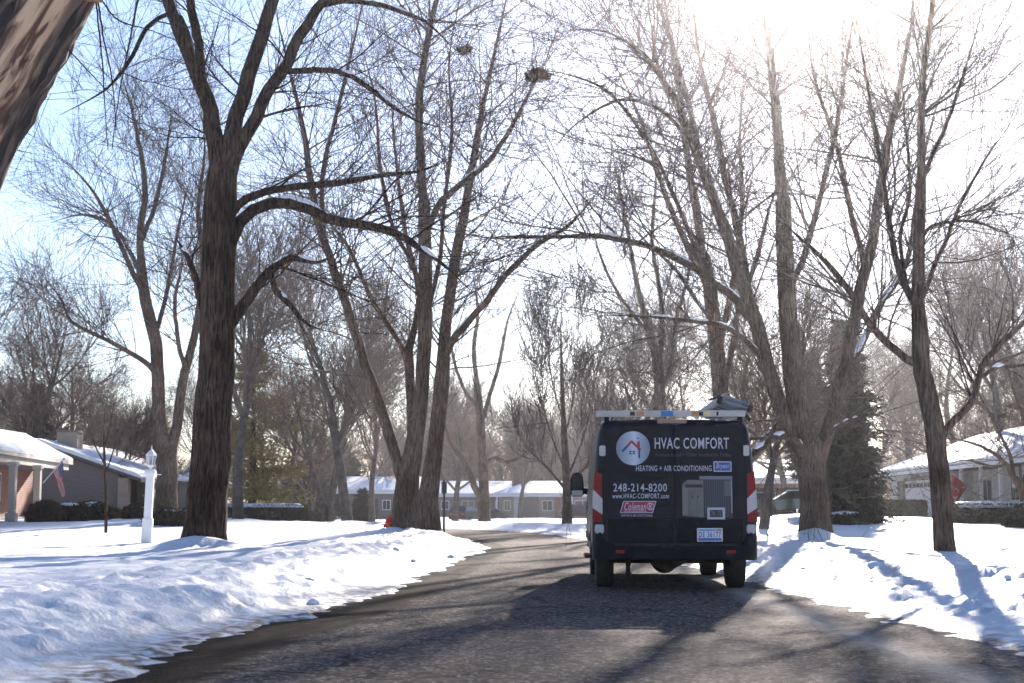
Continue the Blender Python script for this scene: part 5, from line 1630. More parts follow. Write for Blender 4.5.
# ------------------------------------------------------------------ lumps of ploughed snow
def clods():
    rng = random.Random(5)
    bm = bmesh.new(); bmesh.ops.create_icosphere(bm, subdivisions=3, radius=1)
    for v in bm.verts:
        k = .75 + .5 * fbm(v.co.x * 1.7 + 4, v.co.y * 1.7 + v.co.z * 1.3 + 4, 3, 3)
        v.co *= float(k)
    me = bpy.data.meshes.new('snow_chunk'); bm.to_mesh(me); bm.free(); me.materials.append(M['snow_cap'])
    me.polygons.foreach_set('use_smooth', np.ones(len(me.polygons), dtype=bool))
    def one(x, y, r, label, grp):
        o = bpy.data.objects.new('snow_chunk', me); COL.objects.link(o)
        o.location = (x, y, ghf(x, y) + r * .25); o.scale = (r * 1.25, r, r * .75); o.rotation_euler = (0, 0, rng.uniform(0, 6))
        put(o, label, 'snow lump', grp)
    p = pt(876, 580, 20.5)
    one(p[0], 20.5, .10, 'largest loose lump of grey snow on the right verge beside the road', None)
    for k in range(16):
        y = rng.uniform(13, 32)
        if k % 3:
            x = float(np.interp(y, EDGE_R[:, 1][6:60], EDGE_R[:, 0][6:60])) + rng.uniform(.5, 2.2)
        else:
            x = float(np.interp(y, EDGE_L[:, 1][6:60], EDGE_L[:, 0][6:60])) - rng.uniform(.2, 1.2)
        one(x, y, rng.uniform(.03, .065), 'small loose lump of ploughed snow at the road edge', 'small lumps of ploughed snow')


clods()
# ------------------------------------------------------------------ the van
def van():
    YAW = -.032
    root = empty('work_van', (1.94, 18.0, 0.0), YAW, 'black work van with lettering on its rear doors, driving away up the road', 'van')
    P1, nt, b = new_mat('black_wrap')
    b.inputs['Base Color'].default_value = (.026, .022, .034, 1); b.inputs['Roughness'].default_value = .38; b.inputs['Coat Weight'].default_value = .0; b.inputs['Specular IOR Level'].default_value = .22
    b.inputs['Coat Roughness'].default_value = .12
    tc = nt.nodes.new('ShaderNodeTexCoord'); n = nt.nodes.new('ShaderNodeTexNoise'); n.inputs['Scale'].default_value = 2.2; n.inputs['Detail'].default_value = 5
    nt.links.new(tc.outputs['Object'], n.inputs['Vector'])
    rr = nt.nodes.new('ShaderNodeMapRange'); rr.inputs[3].default_value = .28; rr.inputs[4].default_value = .52
    nt.links.new(n.outputs['Fac'], rr.inputs[0]); nt.links.new(rr.outputs[0], b.inputs['Roughness'])
    rc = nt.nodes.new('ShaderNodeValToRGB'); rc.color_ramp.elements[0].color = (.006, .0045, .008, 1); rc.color_ramp.elements[1].color = (.013, .010, .016, 1)
    nt.links.new(n.outputs['Fac'], rc.inputs[0]); sz = nt.nodes.new('ShaderNodeSeparateXYZ'); nt.links.new(tc.outputs['Object'], sz.inputs[0])
    dz = nt.nodes.new('ShaderNodeMapRange'); dz.inputs[1].default_value = .45; dz.inputs[2].default_value = 1.25; dz.inputs[3].default_value = .55; dz.inputs[4].default_value = 0
    nt.links.new(sz.outputs['Z'], dz.inputs[0])
    dn = nt.nodes.new('ShaderNodeTexNoise'); dn.inputs['Scale'].default_value = 5; dn.inputs['Detail'].default_value = 7
    nt.links.new(tc.outputs['Object'], dn.inputs['Vector'])
    dm_ = nt.nodes.new('ShaderNodeMath'); dm_.operation = 'MULTIPLY'; nt.links.new(dz.outputs[0], dm_.inputs[0]); nt.links.new(dn.outputs['Fac'], dm_.inputs[1])
    dx_ = nt.nodes.new('ShaderNodeMix'); dx_.data_type = 'RGBA'; dx_.inputs[7].default_value = (.085, .072, .066, 1)
    nt.links.new(dm_.outputs[0], dx_.inputs[0]); nt.links.new(rc.outputs[0], dx_.inputs[6]); nt.links.new(dx_.outputs[2], b.inputs['Base Color'])
    salt = mat_noise('road_salt_film', (.03, .026, .028), (.12, .105, .1), scale=3, rough=.7)
    red = mat_plain('red_lens', (.24, .003, .006), .35, 0, 0, .3)
    clear = mat_plain('clear_lens', (.4, .38, .42), .25, 0, .5)
    letter = mat_plain('white_vinyl', (.50, .49, .56), .5)
    grey_l = mat_plain('pale_grey_vinyl', (.2, .2, .22), .5)
    grey_t = mat_plain('dark_grey_vinyl', (.065, .06, .075), .5)

    prof = [(0, .40), (.6, .40), (.93, .40), (.985, .46), (1.0, .6), (1.0, .8), (.997, 1.0), (.985, 1.25), (.965, 1.5), (.94, 1.75), (.918, 1.88), (.90, 1.96), (.865, 2.015), (.80, 2.043), (.5, 2.058), (0, 2.065)]
    def hw(z):
        zs = [p[1] for p in prof[3:14]]; xs = [p[0] for p in prof[3:14]]
        return .985 * float(np.interp(z, zs, xs))
    ys = [(.0, .962, 1.985, 1), (.025, .985, 2.03, 1), (.07, .997, 2.055, 1), (.25, 1, 2.065, 1), (1.2, 1, 2.065, 1), (2.4, 1, 2.065, 1), (3.5, 1, 2.06, 1), (3.8, 1, 2.03, 1), (3.95, .995, 1.96, 1),
          (4.35, .985, 1.6, 1), (4.72, .97, 1.25, 1), (5.1, .95, 1.14, 1), (5.32, .92, 1.02, 1), (5.45, .86, .86, 1), (5.5, .78, .78, 1)]
    m = MB()
    for y, w, zt, _ in ys:
        ring = []
        for k, (px_, z) in enumerate(prof):
            zz = z
            if z > .8: zz = .8 + (z - .8) * (zt - .8) / (2.065 - .8)
            ring.append((px_ * .985 * w, y, zz))
        full = ring + [(-p[0], p[1], p[2]) for p in ring[-2:0:-1]]
        m.v += full
    nf = len(full)
    for i in range(len(ys) - 1):
        for k in range(nf):
            k2 = (k + 1) % nf
            m.f.append([i * nf + k, i * nf + k2, (i + 1) * nf + k2, (i + 1) * nf + k])
    m.f.append(list(range(nf))); m.f.append([(len(ys) - 1) * nf + k for k in range(nf)][::-1])
    body = m.build('body', P1, root, smooth=True)
    # wheel arches cut out, then the cutters are removed
    cut = []
    for y in (1.02, 4.42):
        for s in (-1, 1):
            c = MB().tube([(s * .60, y, .36), (s * 1.3, y, .36)], .42, 32).build('arch', P1, root)
            md = body.modifiers.new('b', 'BOOLEAN'); md.operation = 'DIFFERENCE'; md.object = c; md.solver = 'EXACT'
            cut.append(c)
    dg = bpy.context.evaluated_depsgraph_get()
    me2 = bpy.data.meshes.new_from_object(body.evaluated_get(dg))
    if len(me2.polygons) > 50:
        body.modifiers.clear(); old = body.data; body.data = me2
    else:
        body.modifiers.clear()
    for c in cut: bpy.data.objects.remove(c)

    def lx(px): return (px - 673.6) / 83.3
    def lz(py): return 1.02 + (505.5 - py) / 83.3
    def zx(v): return lx(560 + v / 3.2545)
    def zz(v): return lz(390 + v / 3.2523)

    # rear doors
    for s in (-1, 1):
        out = []
        xin = .012
        for z in (.56, .80, 1.0, 1.25, 1.45, 1.6, 1.75, 1.86): out.append((min(.835, hw(z) - .075), z))
        out += [(.80, 1.915), (.765, 1.945), (.71, 1.958), (xin, 1.968)]
        pts = [(s * xin, .035, .56)] + [(s * x, .035, z) for x, z in out]
        d = MB().prism(pts, (0, -.055, 0)).build('rear_door', P1, root, bevel=.008, smooth=True)
        MB().prism([(s * .02, -.0205, .575), (s * .80, -.0205, .575), (s * .80, -.0205, .858), (s * .02, -.0205, .87)], (0, -.007, 0)).build('lower_panel', M['plastic'], d, bevel=.003, seg=1)
        # pressed window outline
        pz = [(.10, 1.02), (.74, 1.02), (.78, 1.1), (.755, 1.7), (.70, 1.79), (.10, 1.80), (.06, 1.74), (.06, 1.08)]
        MB().prism([(s * a, -.0204, c) for a, c in pz], (0, -.003, 0)).build('pressed_panel', P1, d, bevel=.0012, seg=1)
        for z in (1.675, 1.0 if False else .62):
            pass
        MB().box(min(s * .815, s * .895), max(s * .815, s * .895), -.03, .02, 1.61, 1.735).build('hinge', clear, d, bevel=.01)
        MB().box(min(s * .80, s * .87), max(s * .80, s * .87), -.034, .02, .60, .65).build('hinge', P1, d, bevel=.008)
    dh = MB().box(.05, .20, -.05, -.0275, .80, .835).build('door_handle', M['plastic'], root, bevel=.008)

    # tail lights: red over clear over red, with slanting joints
    for s in (-1, 1):
        o_ = lambda z: s * (hw(z) - .004)
        i_ = lambda z: s * (.862 + (z - .83) * -.01)
        holder = MB().prism([(i_(.82), .08, .82), (o_(.82), .08, .82), (o_(1.1), .08, 1.1), (o_(1.43), .08, 1.43), (i_(1.40), .08, 1.40)], (0, -.085, 0)).build('tail_light', red, root, bevel=.006, smooth=True)
        MB().prism([(i_(.99), -.006, .914), (o_(.99), -.006, .99), (o_(1.2), -.006, 1.21), (i_(1.1), -.006, 1.10)], (0, -.006, 0)).build('clear_lens', clear, holder)
        MB().prism([(o_(.99) + s * .002, .05, .99), (o_(1.2) + s * .002, .05, 1.21), (o_(1.2) + s * .002, -.01, 1.21), (o_(.99) + s * .002, -.01, .99)], (s * .003, 0, 0)).build('clear_side_lens', clear, holder)

    # bumper with raised corners
    m = MB()
    xs = [(-.985, .16), (-.975, .02), (-.93, -.045), (-.80, -.075), (-.4, -.085), (0, -.088), (.4, -.085), (.80, -.075), (.93, -.045), (.975, .02), (.985, .16)]
    ztop = [.81, .81, .81, .565, .565, .565, .565, .565, .81, .81, .81]
    for (x, y), zt in zip(xs, ztop):
        m.v += [(x, y, .40), (x, y, zt), (x * .985, y + .10, zt), (x * .985, y + .10, .38), (x, y + .01, .375)]
    for i in range(len(xs) - 1):
        for k in range(5):
            m.f.append([i * 5 + k, i * 5 + (k + 1) % 5, (i + 1) * 5 + (k + 1) % 5, (i + 1) * 5 + k])
    m.f.append([0, 1, 2, 3, 4]); m.f.append([50 + k for k in (4, 3, 2, 1, 0)])
    bp_ = m.build('rear_bumper', M['plastic'], root, bevel=.012, smooth=True)
    MB().box(-.72, .72, -.095, -.082, .545, .572).build('step_pad', M['rubber'], bp_, bevel=.004)
    for s in (-1, 1):
        MB().box(min(s * .60, s * .71), max(s * .60, s * .71), -.094, -.07, .455, .495).build('reflector', red, bp_, bevel=.006)
        MB().box(min(s * .845, s * .955), max(s * .845, s * .955), -.062, .02, .69, .795).build('corner_lamp', clear, bp_, bevel=.012)
    # licence plate
    x0, x1, z0, z1 = zx(440), zx(522), zz(491), zz(448)
    pl = MB().box(x0, x1, -.036, -.0276, z0, z1).build('licence_plate', M['flag_white'], root, bevel=.003, seg=1)
    blue = mat_plain('plate_blue', (.06, .13, .42), .4)
    lblue = mat_plain('pale_plate_blue', (.35, .42, .68), .4)
    orange = mat_plain('orange_sticker', (.55, .22, .08), .5)
    MB().box(x0 + .012, x1 - .012, -.038, -.0362, z0 + .01, z0 + .042).build('plate_band', blue, pl)
    MB().box(x0 + .012, x1 - .012, -.038, -.0362, z1 - .034, z1 - .01).build('plate_band', lblue, pl)
    MB().box(x1 - .06, x1 - .014, -.040, -.0382, z1 - .032, z1 - .012).build('registration_sticker', orange, pl)

    def text(s, x0, x1, z0, z1, y, mat, parent, bold=.0, shear=0.0, name='lettering', slant=0):
        cu = bpy.data.curves.new('lettering', 'FONT'); cu.body = s; cu.offset = bold; cu.shear = shear; cu.resolution_u = 3; cu.space_character = 1.0 + bold * 10; cu.extrude = .01
        t = bpy.data.objects.new('tmp_text', cu); COL.objects.link(t)
        dg = bpy.context.evaluated_depsgraph_get()
        me = bpy.data.meshes.new_from_object(t.evaluated_get(dg))
        bpy.data.objects.remove(t)
        n = len(me.vertices); co = np.empty(n * 3, np.float32); me.vertices.foreach_get('co', co); co = co.reshape(-1, 3)
        mn, mx = co.min(0), co.max(0)
        X = x0 + (co[:, 0] - mn[0]) / (mx[0] - mn[0]) * (x1 - x0)
        Z = z0 + (co[:, 1] - mn[1]) / (mx[1] - mn[1]) * (z1 - z0) + (X - x0) * slant
        Y = y - (co[:, 2] - mn[2]) / (mx[2] - mn[2]) * .0015
        me.vertices.foreach_set('co', np.stack([X, Y, Z], 1).astype(np.float32).ravel())
        me.materials.clear()
        return link_mesh(name, me, mat, parent)

    yd = -.0238      # just proud of the pressed panels
    text('HVAC COMFORT', zx(307), zx(547), zz(193), zz(157), yd, letter, root, bold=.008)
    text('Furnace Install + Other Installation Today', zx(310), zx(552), zz(222), zz(206), yd, grey_t, root)
    text('HEATING + AIR CONDITIONING', zx(246), zx(490), zz(265), zz(247), yd, letter, root, bold=.010)
    text('248-214-8200', zx(172), zx(345), zz(331), zz(305), yd, letter, root, bold=.010)
    text('www.HVAC-COMFORT.com', zx(168), zx(351), zz(353), zz(337), yd, letter, root, bold=.015)
    # blue script badge
    bx0, bx1, bz0, bz1 = zx(496), zx(554), zz(267), zz(234)
    bd = MB().box(bx0, bx1, yd - .002, yd, bz0, bz1).build('brand_badge', letter, root)
    MB().box(bx0 + .012, bx1 - .012, yd - .004, yd - .0022, bz0 + .012, bz1 - .012).build('badge_field', mat_plain('badge_blue', (.03, .07, .3), .4), bd)
    text('Bryant', bx0 + .03, bx1 - .025, bz0 + .022, bz1 - .022, yd - .0042, letter, bd, bold=.01, shear=.4, slant=.0)
    # red parallelogram badge
    def para(x0, x1, z0, z1, sl, y, th, mat, name, parent):
        return MB().prism([(x0, y, z0), (x1 - sl, y, z0), (x1, y, z1), (x0 + sl, y, z1)], (0, -th, 0)).build(name, mat, parent)
    cx0, cx1, cz0, cz1 = zx(192), zx(311), zz(400), zz(361)
    cb = para(cx0, cx1, cz0, cz1, .045, yd, .0015, letter, 'brand_badge', root)
    para(cx0 + .012, cx1 - .012, cz0 + .009, cz1 - .009, .042, yd - .0017, .0012, mat_plain('badge_red', (.36, .02, .05), .4), 'badge_field', cb)
    text('Coleman', cx0 + .055, cx1 - .125, cz0 + .03, cz1 - .016, yd - .0031, letter, cb, bold=.012, shear=.35)
    text('R', cx1 - .095, cx1 - .05, cz0 + .035, cz1 - .018, yd - .0031, letter, cb, bold=.02, shear=.1)
    rg = MB()
    for k in range(20):
        a, a2 = k * math.pi / 10, (k + 1) * math.pi / 10
        ccx, ccz = cx1 - .073, (cz0 + cz1) / 2 + .008
        rg.prism([(ccx + r_ * math.cos(t), yd - .003, ccz + r_ * math.sin(t)) for r_, t in ((.036, a), (.044, a), (.044, a2), (.036, a2))], (0, -.001, 0))
    rg.build('badge_ring', letter, cb)
    MB().box(cx0 + .05, cx1 - .12, yd - .0042, yd - .003, cz0 + .017, cz0 + .023).build('badge_line', letter, cb)
    text('HEATING & AIR CONDITIONING', zx(197), zx(298), zz(411), zz(404), yd, letter, root)
    # round silver house logo
    lcx, lcz, lr = zx(237), zz(191), .203
    sm, nt2, sb = new_mat('silver_disc')
    tc = nt2.nodes.new('ShaderNodeTexCoord'); sp = nt2.nodes.new('ShaderNodeSeparateXYZ'); nt2.links.new(tc.outputs['Object'], sp.inputs[0])
    mr = nt2.nodes.new('ShaderNodeMapRange'); mr.inputs[1].default_value = lcx - lr; mr.inputs[2].default_value = lcx + lr
    nt2.links.new(sp.outputs['X'], mr.inputs[0])
    cr = nt2.nodes.new('ShaderNodeValToRGB'); cr.color_ramp.elements[0].color = (.20, .23, .30, 1); cr.color_ramp.elements[1].color = (.20, .22, .29, 1)
    for pos, c in ((.3, (.36, .40, .48, 1)), (.55, (.58, .62, .70, 1)), (.75, (.34, .38, .46, 1))):
        e = cr.color_ramp.elements.new(pos); e.color = c
    nt2.links.new(mr.outputs[0], cr.inputs[0]); nt2.links.new(cr.outputs[0], sb.inputs['Base Color']); sb.inputs['Roughness'].default_value = .5
    dm = MB().prism([(lcx + lr * math.cos(a), yd, lcz + lr * math.sin(a)) for a in np.linspace(0, 2 * math.pi, 49)[:-1]], (0, -.0015, 0))
    disc = dm.build('round_logo', sm, root)
    lred = mat_plain('logo_red', (.42, .02, .03), .4); lblu = mat_plain('logo_blue', (.02, .05, .22), .4)
    def bar(x0, z0, x1, z1, w, mat, name, y=yd - .0018):
        dx, dz = x1 - x0, z1 - z0; L = math.hypot(dx, dz); nx, nz = -dz / L * w / 2, dx / L * w / 2
        MB().prism([(x0 + nx, y, z0 + nz), (x1 + nx, y, z1 + nz), (x1 - nx, y, z1 - nz), (x0 - nx, y, z0 - nz)], (0, -.0015, 0)).build(name, mat, disc)
    q = lambda a, b_: (lx(585 + a / 6.83), lz(400 + b_ / 6.83))
    x_, z_ = q(252, 355); x2, z2 = q(290, 316); bar(x_, z_, x2, z2, .028, lblu, 'logo_roof')
    x_, z_ = q(288, 318); x2, z2 = q(316, 284); bar(x_, z_, x2, z2, .028, lred, 'logo_roof', yd - .0021)
    x_, z_ = q(314, 284); x2, z2 = q(378, 345); bar(x_, z_, x2, z2, .028, lred, 'logo_roof', yd - .0024)
    x_, z_ = q(364, 285); x2, z2 = q(364, 345); bar(x_, z_, x2, z2, .030, lred, 'logo_chimney', yd - .0028)
    x_, z_ = q(368, 346); x2, z2 = q(368, 400); bar(x_, z_, x2, z2, .022, lblu, 'logo_wall', yd - .0030)
    for a, b_ in ((300, 355), (324, 355), (300, 369), (324, 369)):
        x_, z_ = q(a, b_); x2, z2 = q(a + 16, b_); bar(x_, z_, x2, z2, .018, lblu, 'logo_window', yd - .0033)
    x_, z_ = q(352, 262); x2, z2 = q(368, 268); bar(x_, z_, x2, z2, .012, lblu, 'logo_flame', yd - .0033)

    # printed pictures of a furnace and a condenser
    beige = mat_noise('furnace_print', (.13, .12, .105), (.19, .175, .15), scale=8, rough=.5)
    beige_d = mat_plain('furnace_print_dark', (.03, .016, .016), .5)
    f0 = MB().prism([(zx(394), yd, zz(408)), (zx(463), yd, zz(414)), (zx(463), yd, zz(294)), (zx(412), yd, zz(293)), (zx(394), yd, zz(306))], (0, -.001, 0)).build('furnace_picture', beige, root)
    MB().box(zx(404), zx(460), yd - .002, yd - .0012, zz(318), zz(308)).build('furnace_slot', beige_d, f0)
    MB().box(zx(394.5), zx(412), yd - .0018, yd - .0012, zz(406), zz(318)).build('furnace_side', mat_plain('furnace_print_side', (.21, .19, .165), .5), f0)
    for a in (427, 445): MB().box(zx(a - 2), zx(a + 2), yd - .002, yd - .0012, zz(352), zz(344)).build('furnace_louvre', beige_d, f0)
    ac = MB().box(zx(464), zx(556), yd - .001, yd, zz(415), zz(292)).build('condenser_picture', mat_plain('condenser_print', (.045, .045, .052), .5), root)
    gl = MB()
    for k in range(11):
        a = 468 + k * 7.2
        gl.box(zx(a), zx(a + 2.2), yd - .002, yd - .0012, zz(413), zz(294))
    gl.build('condenser_grille', mat_plain('condenser_print_bars', (.085, .085, .1), .5), ac)
    MB().box(zx(450), zx(556), yd - .0032, yd - .0022, zz(292), zz(281)).build('condenser_top', mat_plain('condenser_print_top', (.19, .19, .23), .5), ac)
    MB().box(zx(551), zx(555), yd - .0032, yd - .0022, zz(400), zz(293)).build('condenser_edge', mat_plain('condenser_print_edge', (.28, .28, .3), .5), ac)
    MB().box(zx(530), zx(551), yd - .0032, yd - .0022, zz(345), zz(297)).build('condenser_panel', mat_plain('condenser_print_panel', (.14, .125, .12), .5), ac)
    th = MB().box(zx(474), zx(531), yd - .005, yd - .0036, zz(420), zz(382)).build('thermostat_picture', letter, root)
    MB().box(zx(482), zx(523), yd - .007, yd - .0054, zz(413), zz(390)).build('thermostat_screen', mat_plain('thermostat_print', (.02, .02, .03), .4), th)
    text('70', zx(486), zx(499), zz(409), zz(394), yd - .0072, grey_l, th)
    text('72', zx(507), zx(519), zz(409), zz(394), yd - .0072, grey_l, th)
    text('DE 36177', x0 + .02, x1 - .02, z0 + .048, z1 - .040, -.0364, blue, pl, bold=.02)
    text('MICHIGAN', x0 + .05, x1 - .10, z1 - .030, z1 - .016, -.0382, blue, pl, bold=.01)

    # high brake light, roof gutters
    MB().box(-.20, .16, -.01, .07, 2.0, 2.045).build('high_brake_light', mat_plain('dark_red_lens', (.12, .01, .015), .3, 0, 1), root, bevel=.01)
    # side and front glass, seams, mirrors
    for s in (-1, 1):
        pts = [(3.05, 1.22), (3.05, 1.80), (3.15, 1.84), (3.78, 1.83), (3.95, 1.72), (4.42, 1.26), (4.38, 1.22)]
        m = MB(); m.poly([(s * (hw(z) + .004), y, z) for y, z in pts[:4]] + [(s * (hw(min(z, 1.8)) - .002), y, z) for y, z in pts[4:]])
        m2 = MB().prism([(s * (hw(z) - .012 - (.012 if y > 3.9 else 0)), y, z) for y, z in pts], (s * .017, 0, 0))
        m2.build('side_window', M['pane'], root)
        for y in (2.95, 4.35):
            MB().box(min(s * .986, s * .98), max(s * .986, s * .98), y - .004, y + .004, .62, 1.1).build('door_seam', M['black'], root)
        MB().box(min(s * .975, s * .995), max(s * .975, s * .995), 1.5, 3.95, .56, .66).build('side_moulding', M['plastic'], root, bevel=.006)
        MB().box(min(s * .985, s * 1.0), max(s * .985, s * 1.0), 3.05, 3.2, .98, 1.01).build('door_handle', M['plastic'], root, bevel=.004)
        # mirror
        mh = MB()
        cxm = s * 1.115
        mh.prism([(cxm - .095, 4.12, 1.15), (cxm + .095, 4.12, 1.15), (cxm + .10, 4.12, 1.30), (cxm + .085, 4.12, 1.46), (cxm + .05, 4.12, 1.50), (cxm - .05, 4.12, 1.50), (cxm - .085, 4.12, 1.46), (cxm - .10, 4.12, 1.30)], (0, .13, 0))
        mo = mh.build('wing_mirror', M['plastic'], root, bevel=.02, smooth=True)
        MB().box(cxm - .075, cxm + .075, 4.112, 4.118, 1.25, 1.47).build('mirror_glass', M['black'], mo)
        MB().box(cxm - .078, cxm + .078, 4.108, 4.118, 1.165, 1.24).build('blind_spot_glass', clear, mo)
        MB().tube([(s * .93, 4.22, 1.22), (s * 1.04, 4.2, 1.24)], .045, 10).build('mirror_arm', M['plastic'], mo)
        MB().box(min(s * .70, s * .90), max(s * .70, s * .90), 5.30, 5.42, .78, .98).build('headlight', clear, root, bevel=.02)
    MB().prism([(-.80, 3.99, 1.935), (.80, 3.99, 1.935), (.90, 4.70, 1.285), (-.90, 4.70, 1.285)], (0, .012, .014)).build('windscreen', M['pane'], root)
    MB().box(-.6, .6, 5.47, 5.52, .5, .72).build('grille', M['black'], root, bevel=.01)
    MB().box(-.95, .95, 5.3, 5.54, .36, .5).build('front_bumper', M['plastic'], root, bevel=.03)
    # wheels
    for y in (1.02, 4.42):
        for s in (-1, 1):
            w = lathe([(.20, -.105), (.31, -.11), (.335, -.10), (.345, -.07), (.347, 0), (.345, .07), (.335, .10), (.31, .11), (.20, .105)], 40).build('wheel', M['rubber'], root, smooth=True)
            w.rotation_euler = (0, R(90), 0); w.location = (s * .815, y, .345)
            lathe([(.06, s * .09), (.14, s * .095), (.19, s * .08), (.205, s * .06), (.205, s * .02)] if s > 0 else [(.205, s * .02), (.205, s * .06), (.19, s * .08), (.14, s * .095), (.06, s * .09)], 24).build('rim', M['dirty_steel'], w, smooth=True)
    # underside: axle with differential, exhaust, spare, chassis rails, mud flaps
    ax = MB().tube([(-.72, 1.02, .345), (.72, 1.02, .345)], .045, 12).build('rear_axle', M['dirty_steel'], root)
    df = lathe([(.02, -.16), (.12, -.13), (.165, -.06), (.175, 0), (.165, .06), (.12, .13), (.02, .16)], 20).build('differential', M['dirty_steel'], ax, smooth=True)
    df.rotation_euler = (R(90), 0, 0); df.location = (-.06, 1.02, .35)
    MB().prism([(-.42, .55, .40), (.28, .55, .40), (.16, .55, .32), (.02, .55, .245), (-.14, .55, .245), (-.28, .55, .32)], (0, .3, 0)).build('spare_wheel_carrier', M['dirty_steel'], root, bevel=.02)
    MB().tube([(-.55, .18, .33), (-.55, .6, .36), (-.45, 2.0, .34)], .035, 10).build('exhaust_pipe', M['dirty_steel'], root)
    MB().tube([(-.53, .7, .40), (-.53, .7, .175)], .028, 8).box(-.57, -.49, .66, .74, .16, .2).build('shock_absorber', M['dirty_steel'], root)
    MB().box(-.45, -.37, .4, 5.0, .385, .45).box(.37, .45, .4, 5.0, .385, .45).build('chassis_rail', M['dirty_steel'], root)
    MB().box(-1.03, -.93, 2.9, 3.9, .30, .34).build('side_step', M['plastic'], root, bevel=.01)
    MB().tube([(-.75, 4.42, .3), (.75, 4.42, .3)], .035, 8).build('front_axle', M['dirty_steel'], root)

    # roof rack
    zb = 2.085
    for k, y in enumerate((.10, 1.9, 3.3)):
        rb = MB().box(-.93 if k == 0 else -.82, .87, y - .025, y + .025, zb, zb + (.075 if k == 0 else .05)).build('rack_crossbar', M['steel'] if k else mat_noise('worn_aluminium', (.42, .38, .37), (.55, .5, .48), scale=5, rough=.55, metallic=.3), root, bevel=.008)
        for x in (-.80, .80):
            MB().box(x - .03, x + .03, y - .04, y + .04, 2.0, zb - .002).build('rack_foot', M['plastic'], root, bevel=.006)
        if k == 0:
            for a, c, nm, mm in ((-.145, .0, 'blue_sticker', mat_plain('blue_sticker', (.05, .2, .5), .5)), (-.52, -.46, 'dark_sticker', beige_d), (-.44, -.35, 'orange_sticker', orange), (.22, .30, 'orange_sticker', orange), (.31, .36, 'dark_sticker', beige_d), (.365, .45, 'yellow_sticker', mat_plain('yellow_sticker', (.7, .55, .25), .5)), (.52, .545, 'dark_sticker', beige_d)):
                MB().box(a, c, y - .0275, y - .0255, zb + (.012 if nm[0] != 'b' else .004), zb + (.06 if nm[0] != 'b' else .07)).build(nm, mm, rb)
    for x in (-.72, .72):
        MB().box(x - .015, x + .015, .15, 3.4, zb + .001, zb + .04).build('rack_rail', M['steel'], root, bevel=.004, seg=1)
    return root


VAN = van()


def ladder():
    """aluminium extension ladder lying tilted on the right of the rack"""
    t = R(17)
    # van frame -> world
    c, s = math.cos(-.032), math.sin(-.032)
    bx, by = .745, .10
    o = empty('extension_ladder', (1.94 + bx * c - by * s, 18.0 + bx * s + by * c, 2.235), 0, 'grey aluminium extension ladder lying tilted on the right side of the van roof', 'ladder')
    o.rotation_euler = (0, t, -.032)
    L = 3.4
    for lay, z in ((0, 0.0), (1, .062)):
        for sx in (-1, 1):
            m = MB()
            x = sx * (.185 - lay * .028)
            m.box(x - .004, x + .004, 0, L, z - .028, z + .028).box(min(x, x - sx * .03), max(x, x - sx * .03), 0, L, z + .0285, z + .034).box(min(x, x - sx * .03), max(x, x - sx * .03), 0, L, z - .034, z - .0285)
            m.build('side_rail', M['steel'], o)
        for k in range(11):
            y = .02 + k * .3
            MB().tube([(-.17 + lay * .028, y + lay * .04, z), (.17 - lay * .028, y + lay * .04, z)], .016, 8).build('rung', M['steel'], o)
    for sx in (-1, 1):
        MB().box(sx * .19 - .028, sx * .19 + .028, -.05, .03, -.045, .045).build('rubber_foot', M['rubber'], o, bevel=.008)
    MB().tube([(-.30, .05, -.03), (-.19, .06, .045)], .014, 6).tube([(.1, .05, -.045), (.24, .05, -.13)], .02, 6).build('rack_clamp', M['black'], o)
    return o


ladder()

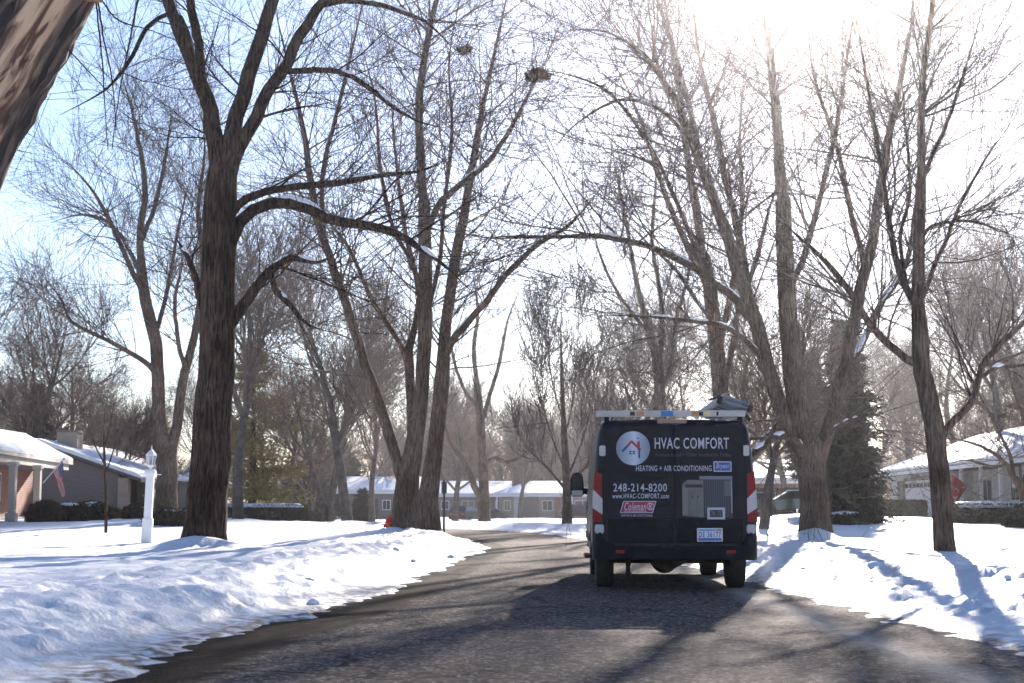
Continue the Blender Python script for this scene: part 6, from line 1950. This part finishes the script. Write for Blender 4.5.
# ------------------------------------------------------------------ haze
def haze():
    m = bpy.data.materials.new('haze'); m.use_nodes = True
    nt = m.node_tree; nt.nodes.clear()
    v = nt.nodes.new('ShaderNodeVolumePrincipled')
    v.inputs['Color'].default_value = (.92, .93, 1.0, 1)
    v.inputs['Density'].default_value = HAZE_D
    v.inputs['Anisotropy'].default_value = HAZE_G
    out = nt.nodes.new('ShaderNodeOutputMaterial')
    nt.links.new(v.outputs[0], out.inputs['Volume'])
    o = MB().box(-470, 470, -75, 620, -1.9, 27).build('haze', m)
    put(o, 'thin winter haze in the air, also standing in for sun glare', kind='stuff')


HAZE_D, HAZE_G = .00045, .92  # density and forward scatter shaped so the haze stands in for sun glare
haze()


def vapour():
    """faint exhaust vapour drifting past the right rear corner of the van"""
    m = bpy.data.materials.new('vapour'); m.use_nodes = True
    nt = m.node_tree; nt.nodes.clear()
    v = nt.nodes.new('ShaderNodeVolumePrincipled'); v.inputs['Color'].default_value = (.9, .9, .95, 1); v.inputs['Anisotropy'].default_value = .5
    tc = nt.nodes.new('ShaderNodeTexCoord')
    ln = nt.nodes.new('ShaderNodeVectorMath'); ln.operation = 'LENGTH'; nt.links.new(tc.outputs['Object'], ln.inputs[0])
    mr = nt.nodes.new('ShaderNodeMapRange'); mr.inputs[1].default_value = .2; mr.inputs[2].default_value = 1; mr.inputs[3].default_value = 1; mr.inputs[4].default_value = 0
    nt.links.new(ln.outputs['Value'], mr.inputs[0])
    n = nt.nodes.new('ShaderNodeTexNoise'); n.inputs['Scale'].default_value = 2.5; n.inputs['Detail'].default_value = 4; nt.links.new(tc.outputs['Object'], n.inputs['Vector'])
    m2 = nt.nodes.new('ShaderNodeMapRange'); m2.inputs[1].default_value = .4; m2.inputs[2].default_value = .7; m2.inputs[4].default_value = .8
    nt.links.new(n.outputs['Fac'], m2.inputs[0])
    mu = nt.nodes.new('ShaderNodeMath'); mu.operation = 'MULTIPLY'; nt.links.new(mr.outputs[0], mu.inputs[0]); nt.links.new(m2.outputs[0], mu.inputs[1])
    nt.links.new(mu.outputs[0], v.inputs['Density'])
    out = nt.nodes.new('ShaderNodeOutputMaterial'); nt.links.new(v.outputs[0], out.inputs['Volume'])
    bm = bmesh.new(); bmesh.ops.create_icosphere(bm, subdivisions=3, radius=1)
    me = bpy.data.meshes.new('exhaust_vapour'); bm.to_mesh(me); bm.free()
    o = link_mesh('exhaust_vapour', me, m)
    o.location = (2.98, 17.75, .52); o.scale = (.24, .25, .5)
    put(o, 'faint exhaust vapour beside the van rear wheel', kind='stuff')


vapour()
